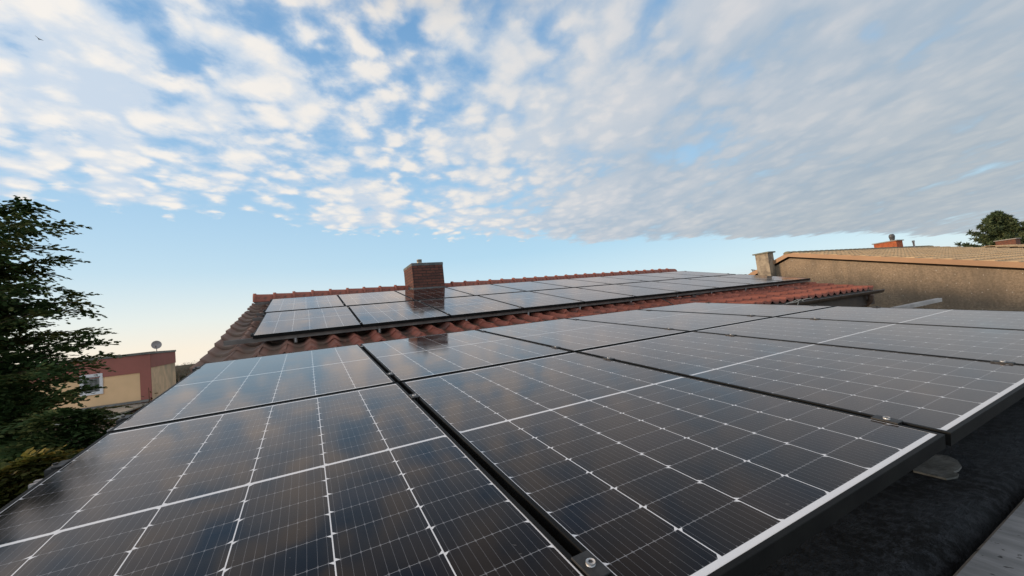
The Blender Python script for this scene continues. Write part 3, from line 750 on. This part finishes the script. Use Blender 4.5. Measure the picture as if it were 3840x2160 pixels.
# second beige-roofed house beyond, with its brick chimney
nb2 = thing('terraced_house', (28, 4, 0), 'farther beige tiled house seen over the neighbouring roof at the right edge', 'house')
nb2.matrix_world = Matrix.Identity(4)
pk2 = (6.5, HC+.82)
m = MB(); m.prism([(-1.7, 0), (14.7, 0), (14.7, pk2[1]-2.1), (pk2[0], pk2[1]-.12), (-1.7, pk2[1]-2.1)], 'x', 30.3, 42); m.build('wall', plaster_m, nb2, True)
m = MB()
tile_field(m, 30.1, 40, .30, -2.1, 25, .344, lambda y: pk2[1]-abs(pk2[0]-y)*.235+.02, .016, .03, .03, 0, seg=4, jit=.7)
tile_field(m, 30.1, 40, .30, 15.1, 25, .344, lambda y: pk2[1]-abs(pk2[0]-y)*.235+.02, .016, .03, .03, 0, seg=4, dirn=-1, jit=.7)
m.build('roof', bt_m, nb2)
m = MB(); m.box(33.75, 6.2, HC+.2, 34.6, 6.9, HC+1.10)
c2_ = m.build('chimney', brick('dull_brick', (.20, .075, .045), (.15, .06, .04), (.12, .08, .06)), nb2)
m = MB(); m.box(33.7, 6.15, HC+1.10, 34.65, 6.95, HC+1.14); m.build('chimney_slab', slab_m, c2_)

# ------------------------------------------------------------------ flat-roofed house on the left
fh = thing('flat_roofed_house', (-12, 36, 0), 'yellow house with red band, flat roof and one white framed window on the left', 'house')
fh.matrix_world = Matrix.Identity(4)
def P_(az, dist): return (dist*math.sin(R_(az)), dist*math.cos(R_(az)))
cA, cL, cR = P_(-15.32, 34.0), P_(-24.6, 37.6), P_(-13.30, 41.5)
cB = (cL[0]+cR[0]-cA[0], cL[1]+cR[1]-cA[1])
cy = HC+.30
yel_m = noisy('ochre_plaster', (.80, .52, .29), (.72, .47, .26), .8, .9, 0, .15, .2, 20, (.66, .44, .25))
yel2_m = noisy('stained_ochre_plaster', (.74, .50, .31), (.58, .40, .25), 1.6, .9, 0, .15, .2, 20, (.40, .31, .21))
red_m = noisy('red_plaster', (.34, .125, .10), (.30, .115, .09), .8, .85, 0, .2)
quad = [cA, cL, cB, cR]
m = MB()
m.add([(x, y, 0) for x, y in quad]+[(x, y, cy-.12) for x, y in quad], [(0, 1, 5, 4), (1, 2, 6, 5), (2, 3, 7, 6), (4, 5, 6, 7)], 0)
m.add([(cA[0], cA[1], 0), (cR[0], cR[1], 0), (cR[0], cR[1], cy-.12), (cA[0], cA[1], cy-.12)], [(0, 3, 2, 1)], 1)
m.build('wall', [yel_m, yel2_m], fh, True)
dL = Vector((cL[0]-cA[0], cL[1]-cA[1], 0)).normalized(); nL = Vector((dL.y, -dL.x, 0))
if nL.y > 0: nL = -nL
dR = Vector((cR[0]-cA[0], cR[1]-cA[1], 0)).normalized(); nR = Vector((dR.y, -dR.x, 0))
if nR.x < 0: nR = -nR
def slab(m, p, d_, n_, s0, s1, z0, z1, o0, o1, mi=0):
    vs = []
    for o_ in (o0, o1):
        for s_, z_ in ((s0, z0), (s1, z0), (s1, z1), (s0, z1)):
            q_ = Vector((p[0], p[1], 0))+d_*s_+n_*o_; vs.append((q_.x, q_.y, z_))
    m.add(vs, [(0, 1, 2, 3), (7, 6, 5, 4), (0, 4, 5, 1), (1, 5, 6, 2), (2, 6, 7, 3), (3, 7, 4, 0)], mi)
LL = (Vector((cL[0]-cA[0], cL[1]-cA[1]))).length; LR_ = (Vector((cR[0]-cA[0], cR[1]-cA[1]))).length
m = MB()
slab(m, cA, dL, nL, 0.52, LL, cy-1.22, cy-.12, .003, .05); slab(m, cA, dL, nL, -.05, .52, cy-4.4, cy-.12, .003, .05)
slab(m, cA, dR, nR, .003, LR_, cy-.98, cy-.12, .003, .05)
m.build('red_band', red_m, fh, True)
m = MB()
slab(m, cA, dL, nL, -.12, LL, cy-.12, cy+.02, -.35, .12); slab(m, cA, dR, nR, -.10, LR_, cy-.12, cy+.015, -.35, .10)
m.build('roof_edge', noisy('grey_roof_edge', (.16, .15, .125), (.11, .105, .09), 2, .7), fh, True)
wht_m, _, _ = mat('white_pvc', (.62, .60, .60), .4)
pane_m, kk, bb_ = mat('curtained_glass', (.05, .05, .05), .12, 0, .5)
ocx, ocy, ocz = kk.xyz(kk.new('ShaderNodeTexCoord').outputs['Object'])
kk.put(bb_.inputs['Base Color'], kk.mix(kk.ss(kk.m('SINE', kk.m('MULTIPLY', ocx, 26.0)), -.3, .9), (.035, .036, .036), (.10, .10, .095)))
s0 = 2.38; s1 = 3.50; wz0, wz1 = HC-1.90, HC-.66
m = MB()
slab(m, cA, dL, nL, s0, s1, wz0, wz0+.17, .003, .09); slab(m, cA, dL, nL, s0, s1, wz1-.17, wz1, .003, .07)
slab(m, cA, dL, nL, s0, s0+.11, wz0+.17, wz1-.17, .003, .07); slab(m, cA, dL, nL, s1-.11, s1, wz0+.17, wz1-.17, .003, .07)
slab(m, cA, dL, nL, s0+.11, s0+.17, wz0+.17, wz1-.23, .003, .05); slab(m, cA, dL, nL, s1-.17, s1-.11, wz0+.17, wz1-.23, .003, .05); slab(m, cA, dL, nL, s0+.11, s1-.11, wz1-.23, wz1-.17, .003, .05)
win = m.build('window', wht_m, fh, True)
m = MB(); slab(m, cA, dL, nL, s0+.17, s1-.17, wz0+.17, wz1-.23, .003, .02); m.build('pane', pane_m, win, True)
# low extension in front with pale boards
gr_m = noisy('grey_sheet_roof', (.18, .17, .155), (.13, .125, .115), 2, .7)
pk_m = noisy('pinkish_plaster', (.30, .19, .14), (.24, .155, .12), 1.2, .9)
m = MB(); slab(m, cA, dL, nL, .2, 7.5, 0, HC-3.16, .06, 2.6); m.build('extension_wall', pk_m, fh, True)
m = MB(); slab(m, cA, dL, nL, .0, 7.7, HC-2.72, HC-2.60, .06, .35); m.build('extension_gutter', gr_m, fh, True)
m = MB()
q0 = [Vector((cA[0], cA[1], 0))+dL*s_+nL*o_ for s_, o_ in ((0, .1), (7.7, .1), (7.7, 2.8), (0, 2.8))]
m.add([(q.x, q.y, HC-2.78 if i < 2 else HC-2.92) for i, q in enumerate(q0)]+[(q.x, q.y, HC-2.86 if i < 2 else HC-3.0) for i, q in enumerate(q0)], [(0, 1, 2, 3), (7, 6, 5, 4), (0, 4, 5, 1), (1, 5, 6, 2), (2, 6, 7, 3), (3, 7, 4, 0)])
m.build('extension_roof', noisy('pale_roof_sheet', (.36, .31, .25), (.30, .26, .21), 1, .8), fh, True)
m = MB(); slab(m, cA, dL, nL, -.05, 7.75, HC-3.17, HC-3.02, 2.6, 2.86); m.build('extension_fascia', noisy('white_board', (.40, .38, .34), (.32, .30, .27), 1, .7), fh, True)
# satellite dish on its roof
dish_m, _, _ = mat('dish_grey', (.30, .27, .26), .5)
dp = P_(-14.75, 35.6)
dish = thing('satellite_dish', (dp[0], dp[1], cy), 'round grey satellite dish on the flat roof of the yellow house', 'satellite dish')
m = MB(); vs = []; fs = []; n_ = 28; rg = 6
for i in range(rg+1):
    r_ = .27*i/rg
    for k_ in range(n_):
        a_ = 2*PI*k_/n_; vs.append((r_*math.cos(a_), -.10*(1-(r_/.27)**2)*-1-.10, r_*math.sin(a_)*1.04))
for i in range(rg):
    for k_ in range(n_): fs.append((i*n_+k_, i*n_+(k_+1) % n_, (i+1)*n_+(k_+1) % n_, (i+1)*n_+k_))
m.add(vs, fs, 0, True); o = m.build('reflector', dish_m, dish); o.location = (0, 0, .42); o.rotation_euler = (R_(-12), 0, R_(20))
sol = o.modifiers.new('t', 'SOLIDIFY'); sol.thickness = .012
m = MB(); m.tube([(0, .03, -.05), (0, .03, .42)], .022, 8); m.build('mast', dalu_m, dish)
m = MB(); m.tube([(0, -.05, .18), (.05, -.30, .30)], .012, 6); m.tube([(.05, -.30, .28), (.06, -.36, .36)], .03, 8); m.build('feed_arm', dalu_m, dish)
#VEG



# ------------------------------------------------------------------ vegetation
def leaf_mat(name, dark, mid, tip, tr=.25, tipz=None):
    m_ = bpy.data.materials.new(name); m_.use_nodes = True; k = NT(m_.node_tree); b = k.n['Principled BSDF']
    oc = k.new('ShaderNodeTexCoord').outputs['Object']
    ri = k.new('ShaderNodeNewGeometry').outputs['Random Per Island']
    n_ = k.noise(oc, 2.2, 3, .6)
    c = k.mix(ri, dark, mid)
    c = k.mix(k.m('MULTIPLY', k.ss(n_, .43, .62), k.ss(ri, .2, .8)), c, tip)
    k.put(b.inputs['Base Color'], c); b.inputs['Roughness'].default_value = .65; b.inputs['Specular IOR Level'].default_value = .2
    tl = k.new('ShaderNodeBsdfTranslucent'); k.put(tl.inputs[0], c)
    mx = k.new('ShaderNodeMixShader'); mx.inputs[0].default_value = tr
    k.l.new(b.outputs[0], mx.inputs[1]); k.l.new(tl.outputs[0], mx.inputs[2])
    k.l.new(mx.outputs[0], k.n['Material Output'].inputs[0]); return m_
bark_m = noisy('conifer_bark', (.06, .04, .028), (.10, .07, .05), 12, .95, 0, .1, .6, 40)
def basis(d_):
    d_ = d_.normalized(); a = d_.cross(Vector((0, 0, 1)))
    a = a.normalized() if a.length > .1 else Vector((1, 0, 0)); return d_, a, a.cross(d_)
def scale_leaf(m, p, d_, L_, w_, up):          # one flat scale-leaf twiglet: a thin lozenge
    s_ = d_.cross(up); s_ = s_.normalized()*w_ if s_.length > 1e-4 else Vector((w_, 0, 0))
    q = p+d_*L_*.45
    a, b_, c_, e = p, q+s_, p+d_*L_, q-s_
    k_ = len(m.v); m.v += [tuple(a), tuple(b_), tuple(c_), tuple(e)]; m.f.append((k_, k_+1, k_+2, k_+3)); m.mi.append(0); m.sm.append(False)
def frond(m, r, p, d_, L_, droop, fine=1.0, roll=None):   # feathery cypress spray
    d_, a, up = basis(d_)
    ang = r.uniform(-.7, .7) if roll is None else roll
    a = (a*math.cos(ang)+up*math.sin(ang)).normalized(); up = a.cross(d_).normalized()
    n_ = max(4, int(L_/(.034*fine))); pos = p.copy(); dd = d_.copy()
    for i in range(n_):
        t_ = i/n_
        dd = (dd+Vector((0, 0, -1))*droop*.05*(.4+t_)).normalized(); pos = pos+dd*(L_/n_)
        tl = L_*(.40*(1-t_)**.8+.07)*r.uniform(.75, 1.15)
        sgn = 1 if i % 2 else -1
        td = (dd*.62+a*sgn*.75+up*r.uniform(-.12, .12)).normalized()
        scale_leaf(m, pos, td, tl*.85, .0190*fine, up)
        nn = 4 if tl > .09 else (3 if tl > .05 else 2)
        for j in range(nn):
            q = pos+td*tl*(.12+.22*j); s2 = 1 if j % 2 else -1
            scale_leaf(m, q, (td*.85+a*s2*.40+dd*.25+up*r.uniform(-.2, .2)).normalized(), tl*.50*r.uniform(.8, 1.2)*(1-.12*j), .0165*fine, up)
    scale_leaf(m, pos, dd, L_*.12, .005*fine, up)
def bough(m, wood, r, p0, p1, sag, rad, fine=1.0, dens=1.0, fl=.34):
    n_ = 9; pts = []
    ln = (p1-p0).length
    for i in range(n_+1):
        t_ = i/n_; q = p0.lerp(p1, t_)+Vector((0, 0, 1))*(math.sin(PI*t_)*ln*sag); pts.append(q)
    wood.tube(pts, rad, 5, 0, False, [rad*(1-.85*i/n_) for i in range(n_+1)])
    k_ = max(6, int(ln/.052*dens))
    for i in range(k_):
        t_ = .12+.88*(i+r.random()*.7)/k_; t_ = min(t_, .999); f = t_*n_; j = int(f)
        q = pts[j].lerp(pts[j+1], f-j); dd = (pts[j+1]-pts[j]).normalized(); _, a, up = basis(dd)
        sg = 1 if i % 2 else -1
        out = (dd*r.uniform(.55, 1.0)+a*sg*r.uniform(.25, .8)+Vector((0, 0, 1))*r.uniform(-.35, .30)).normalized()
        frond(m, r, q, out, fl*r.uniform(.6, 1.15)*(1.1-.35*t_), r.uniform(2.0, 5.5), fine)
    frond(m, r, pts[-1]-(pts[-1]-pts[-2])*.5, (pts[-1]-pts[-2]).normalized(), fl*1.15, r.uniform(.8, 1.8), fine, 0.2)
def conifer(name, x, y, top, profile, n, seed, label, cat, mt, tips=(), fine=1.0, group=None, fl=.34, zlow=0.0, face=None, inner=.72):
    r = random.Random(seed); root = thing(name, (x, y, 0), label, cat, group)
    fo = MB(); wd = MB(); tr_ = MB()
    tr_.tube([(0, 0, 0), (.03, 0, top*.35), (-.02, .02, top*.7), (0, 0, top*.97)], .1, 9, 0, True, [.13, .10, .06, .012])
    for tp in tips:
        p1 = Vector(tp)-Vector((x, y, 0)); hr_ = math.hypot(p1.x, p1.y)
        p0 = Vector((0, 0, max(.5, p1.z-hr_*r.uniform(.15, .45))))
        bough(fo, wd, r, p0, p1, r.uniform(.04, .10), .022, fine, 2.1, fl)
    for i in range(n):
        z = zlow+(top-zlow)*(i+r.random())/n
        ph = r.uniform(0, 2*PI)
        if face is not None and r.random() < .72: ph = face+r.gauss(0, .75)
        R__ = profile(z)*r.uniform(inner, 1.0)
        lift = r.uniform(.0, .35)*R__
        p1 = Vector((math.cos(ph)*R__, math.sin(ph)*R__, z+lift*.6)); p0 = Vector((0, 0, max(.2, z-.35*R__)))
        bough(fo, wd, r, p0, p1, r.uniform(.03, .12), .02, fine, 1.0, fl)
    fo.build('crown', mt, root); wd.build('branches', bark_m, root); tr_.build('trunk', bark_m, root)
    return root
cyp_m = leaf_mat('cypress_green', (.042, .085, .030), (.095, .155, .052), (.20, .20, .065), .32)
gold_m = leaf_mat('golden_cypress', (.045, .06, .018), (.13, .145, .035), (.38, .27, .06), .4)
def at_px(az, tel, dist): return (dist*math.sin(R_(az)), dist*math.cos(R_(az)), HC+tel*dist)
TIPS = [(-2.61, 6.06, HC+1.75), (-2.49, 6.33, HC+1.64), (-2.46, 6.23, HC+1.20), (-2.60, 6.50, HC+0.92), (-2.74, 6.66, HC+1.64), (-2.32, 6.18, HC+0.70), (-2.51, 6.53, HC+0.82), (-2.29, 6.19, HC+0.61), (-2.28, 6.30, HC+0.33), (-2.23, 6.21, HC+0.22), (-2.52, 6.74, HC+0.42), (-2.48, 5.68, HC+0.87), (-2.52, 5.66, HC+1.49), (-2.52, 5.88, HC+0.57), (-2.65, 6.48, HC+0.40), (-2.85, 6.39, HC+1.17), (-2.17, 6.02, HC-0.03), (-2.24, 5.78, HC-0.13), (-2.16, 5.81, HC-0.26), (-2.25, 5.56, HC-0.26), (-2.68, 6.03, HC+1.79), (-2.57, 5.64, HC+1.24), (-2.67, 6.36, HC+1.09), (-2.77, 6.21, HC+0.78), (-2.73, 6.66, HC+1.43), (-2.27, 6.52, HC+0.08), (-2.42, 6.14, HC+0.10), (-2.40, 5.72, HC+0.01)]
prof = lambda z: max(.12, 1.05*min(1, max(.05, (HC+2.5-z)/2.9))**.75) 
conifer('cypress_tree', -3.65, 6.45, HC+2.35, prof, 520, 3, 'tall dark green cypress with drooping feathery boughs at the left picture edge', 'tree', cyp_m, TIPS, 1.15, None, .30, HC-2.4, -.55, .50)
sp_ = lambda R0, top: (lambda z: max(.10, R0*max(0.02, (1-(z/top)**2.2))**.6))
SH = 'conifer shrubs beside the annexe'
conifer('conifer_shrub', -2.90, 5.70, HC-.10, sp_(.95, HC-.10), 190, 11, 'dark conifer shrub hiding the left part of the yellow house', 'shrub', cyp_m, (), 1.0, SH, .34, HC-2.6, -.9)
conifer('conifer_shrub', -2.02, 5.15, HC-.42, sp_(.90, HC-.42), 170, 12, 'green conifer shrub just left of the crossing row seam, below the white framed window', 'shrub', cyp_m, (), 1.0, SH, .30, HC-2.4, -.9)
conifer('conifer_shrub', -1.95, 4.25, HC-.66, sp_(.85, HC-.62), 170, 13, 'golden tipped conifer shrub beside the left end clamps of the near panels', 'shrub', gold_m, (), 1.0, SH, .28, HC-2.2, -.7)
conifer('conifer_shrub', -1.85, 3.35, HC-.78, sp_(.80, HC-.74), 140, 14, 'yellow green conifer shrub in deep shade at the lower left edge', 'shrub', gold_m, (), 1.0, SH, .26, HC-2.0, -.5)
# small broadleaf bush poking up beside the panels
def bush(name, x, y, z0, z1, rad, n, seed, label, mt, leaf=.05, cat='shrub'):
    r = random.Random(seed); root = thing(name, (x, y, 0), label, cat)
    wd = MB(); lf = MB()
    for i in range(n):
        ph = r.uniform(0, 2*PI); rr = rad*r.random()**.6; tp = Vector((math.cos(ph)*rr, math.sin(ph)*rr, z0+(z1-z0)*r.random()**.7*(1-.4*(rr/rad)**2)))
        b0 = Vector((0, 0, z0*.3)); md = Vector((tp.x*.45, tp.y*.45, (b0.z+tp.z)*.6))
        wd.tube([b0, md, tp], .012, 4, 0, False, [.016, .008, .003])
        for j in range(16):
            t_ = .45+.55*r.random(); q = md.lerp(tp, t_)+Vector((r.gauss(0, .05), r.gauss(0, .05), r.gauss(0, .05)))
            d_ = Vector((r.gauss(0, 1), r.gauss(0, 1), r.gauss(0, .7))).normalized(); up = Vector((r.gauss(0, 1), r.gauss(0, 1), 1)).normalized()
            scale_leaf(lf, q, d_, leaf*r.uniform(.7, 1.3), leaf*.26, up)
    lf.build('leaves', mt, root); wd.build('stems', bark_m, root); return root
oak_m = leaf_mat('bronze_leaves', (.05, .03, .012), (.09, .075, .02), (.16, .10, .03), .3)
bush('leafy_bush', -1.78, 6.55, HC-1.3, HC-.28, .33, 42, 21, 'bronze green leafy bush in front of the red corner of the yellow house', oak_m, .055)
bush('leafy_bush', -2.25, 6.0, HC-1.6, HC-.56, .40, 40, 22, 'sparse leafy bush between the conifers and the panel edge', oak_m, .05)

# pine behind the neighbour's roof
pine_m = leaf_mat('pine_needles', (.035, .055, .026), (.085, .115, .05), (.13, .15, .07), .2)
def pine(x, y, top, rad, n, seed, label, zlow):
    r = random.Random(seed); root = thing('pine_tree', (x, y, 0), label, 'tree')
    nd = MB(); wd = MB()
    wd.tube([(0, 0, 0), (.1, 0, top*.5), (0, 0, top*.98)], .2, 8, 0, True, [.28, .18, .03])
    for i in range(n):
        u_ = (i+r.random())/n; z = zlow+(top-zlow)*u_; ph = i*2.4+r.uniform(-.4, .4)
        R__ = rad*(1-u_**1.55)*r.uniform(.5, 1.1)+.12
        p0 = Vector((0, 0, z-.2*R__)); p1 = Vector((math.cos(ph)*R__, math.sin(ph)*R__, z+R__*r.uniform(.05, .35)))
        pts = [p0.lerp(p1, t_/5)-Vector((0, 0, math.sin(PI*t_/5)*.10*R__)) for t_ in range(6)]
        wd.tube(pts, .03, 4, 0, False, [.04, .035, .03, .022, .015, .008])
        for j in range(20):
            t_ = (.15+.85*(j/19))*5; jj = min(4, int(t_)); c_ = pts[jj].lerp(pts[jj+1], min(1, t_-jj))+Vector((r.gauss(0, .13), r.gauss(0, .13), r.gauss(0, .05)))
            for q_ in range(26):
                d_ = Vector((r.gauss(0, 1), r.gauss(0, 1), r.gauss(.45, .8))).normalized()
                scale_leaf(nd, c_+d_*.02, d_, r.uniform(.16, .30), .034, Vector((r.gauss(0, 1), r.gauss(0, 1), r.gauss(0, 1))).normalized())
    nd.build('crown', pine_m, root); wd.build('trunk', bark_m, root)
pine(*at_px(78.8, 0, 42)[:2], HC+3.1, 3.2, 66, 7, 'bushy dark pine rising behind the beige roofs at the right', HC-2)
pine(*at_px(80.75, 0, 46)[:2], HC+2.5, 1.8, 34, 8, 'lower pine at the right picture edge, behind the dull brick chimney', HC-2)

# far hedge and bare trees behind the yellow house
hill_m = noisy('far_wooded_slope', (.030, .034, .018), (.055, .05, .03), .5, .95, 0, .1, .5, 4)
m = MB(); nx, ny = 60, 8; rr = random.Random(4)
for i in range(nx+1):
    for j in range(ny+1):
        x_ = -75+130*i/nx; y_ = 80+110*j/ny
        m.v.append((x_, y_, -6.5+7.5*math.sin(min(1, j/4)*PI/2)*(1+.03*math.sin(i*.7)+.02*rr.random())))
for i in range(nx):
    for j in range(ny): m.f.append((i*(ny+1)+j, (i+1)*(ny+1)+j, (i+1)*(ny+1)+j+1, i*(ny+1)+j+1)); m.mi.append(0); m.sm.append(True)
tag(m.build('hill', hill_m), kind='structure')
m = MB(); rr = random.Random(14)
for i in range(1500):
    x_ = rr.uniform(-34, 20); y_ = rr.uniform(76, 80); z_ = rr.uniform(0, 2.9)*(.8+.2*math.sin(x_*.8))
    for j in range(5):
        scale_leaf(m, Vector((x_+rr.gauss(0, .3), y_, z_+rr.gauss(0, .2))), Vector((rr.gauss(0, 1), rr.gauss(0, .5), rr.gauss(.4, 1))).normalized(), .55, .16, Vector((rr.gauss(0, 1), rr.gauss(0, 1), rr.gauss(0, 1))).normalized())
h_ = m.build('far_hedge', leaf_mat('hedge_leaves', (.02, .026, .012), (.045, .045, .02), (.07, .055, .03), .1)); tag(h_, 'dark far hedge between the yellow house and the verge tiles', 'hedge', None, 'stuff')
twig_m = noisy('bare_twigs', (.16, .12, .085), (.11, .085, .06), 2, .9)
def bare_tree(x, y, h, seed, label):
    r = random.Random(seed); root = thing('bare_tree', (x, y, 0), label, 'tree', 'bare trees beyond the yellow house')
    tk = MB(); cr = MB()
    tk.tube([(0, 0, 0), (.05, 0, h*.35), (0, .05, h*.6)], .1, 6, 0, False, [.13, .10, .06])
    def br(p, d_, L_, w_, dep):
        q = p+d_*L_; cr.tube([p, p.lerp(q, .5)+Vector((r.gauss(0, .03), r.gauss(0, .03), 0))*L_, q], w_, 3, 0, False, [w_, w_*.8, w_*.55])
        if dep > 0:
            for _ in range(3): br(q, (d_+Vector((r.gauss(0, .5), r.gauss(0, .5), r.gauss(.15, .25)))).normalized(), L_*.68, w_*.6, dep-1)
    for _ in range(7): br(Vector((0, 0, h*r.uniform(.3, .6))), Vector((r.gauss(0, .6), r.gauss(0, .6), 1)).normalized(), h*.19, .035, 4)
    cr.build('crown', twig_m, root); tk.build('trunk', twig_m, root)
for i, (az, h, lb) in enumerate(((-13.05, 4.1, 'leftmost bare twiggy tree beyond the yellow house wall'), (-12.3, 4.3, 'middle bare twiggy tree between the yellow house and the verge tiles'), (-11.55, 4.0, 'bare twiggy tree just left of the weathered verge tiles'))):
    x_, y_, _ = at_px(az, 0, 72); bare_tree(x_, y_, h, 30+i, lb)

# bird high over the left
bm_, _, _ = mat('dark_feathers', (.05, .045, .04), .8)
bd = _hs(-1.12, .944, .829); bd = bd*38
m = MB(); ns = 9; vs = []; fs = []
for i in range(ns):                           # one body: wing tip - breast - wing tip
    t_ = -1+2*i/(ns-1); w_ = .050*(1-abs(t_))**.7+.012; th_ = .045*math.exp(-(t_*5)**2)+.006; zz_ = .10*abs(t_)**1.2-.03*abs(t_)**3
    for (a_, c_) in ((-w_*1.5, 0), (0, th_), (w_*1.2, 0), (0, -th_)): vs.append((t_*.30, a_-.06*abs(t_), zz_+c_))
for i in range(ns-1):
    for k_ in range(4): fs.append((i*4+k_, i*4+(k_+1) % 4, i*4+4+(k_+1) % 4, i*4+4+k_))
m.add(vs, fs, 0, True)
m.add([(0, -.17, 0), (.018, -.05, .0), (0, -.05, .03), (-.018, -.05, 0), (0, -.05, -.03)], [(0, 1, 2), (0, 2, 3), (0, 3, 4), (0, 4, 1)], 0, True)
m.add([(0, .19, 0), (.02, .05, .0), (0, .05, .02), (-.02, .05, 0), (0, .05, -.02), (.04, .19, 0), (-.04, .19, 0)], [(5, 1, 2), (6, 3, 2), (5, 2, 6), (5, 4, 1), (6, 4, 3), (5, 6, 4)], 0, True)
bo = m.build('bird', bm_, None, True); bo.location = (bd.x, bd.y, HC+bd.z); bo.rotation_euler = (0, R_(28), R_(20))
tag(bo, 'small dark bird gliding against the clouds at upper left', 'bird')
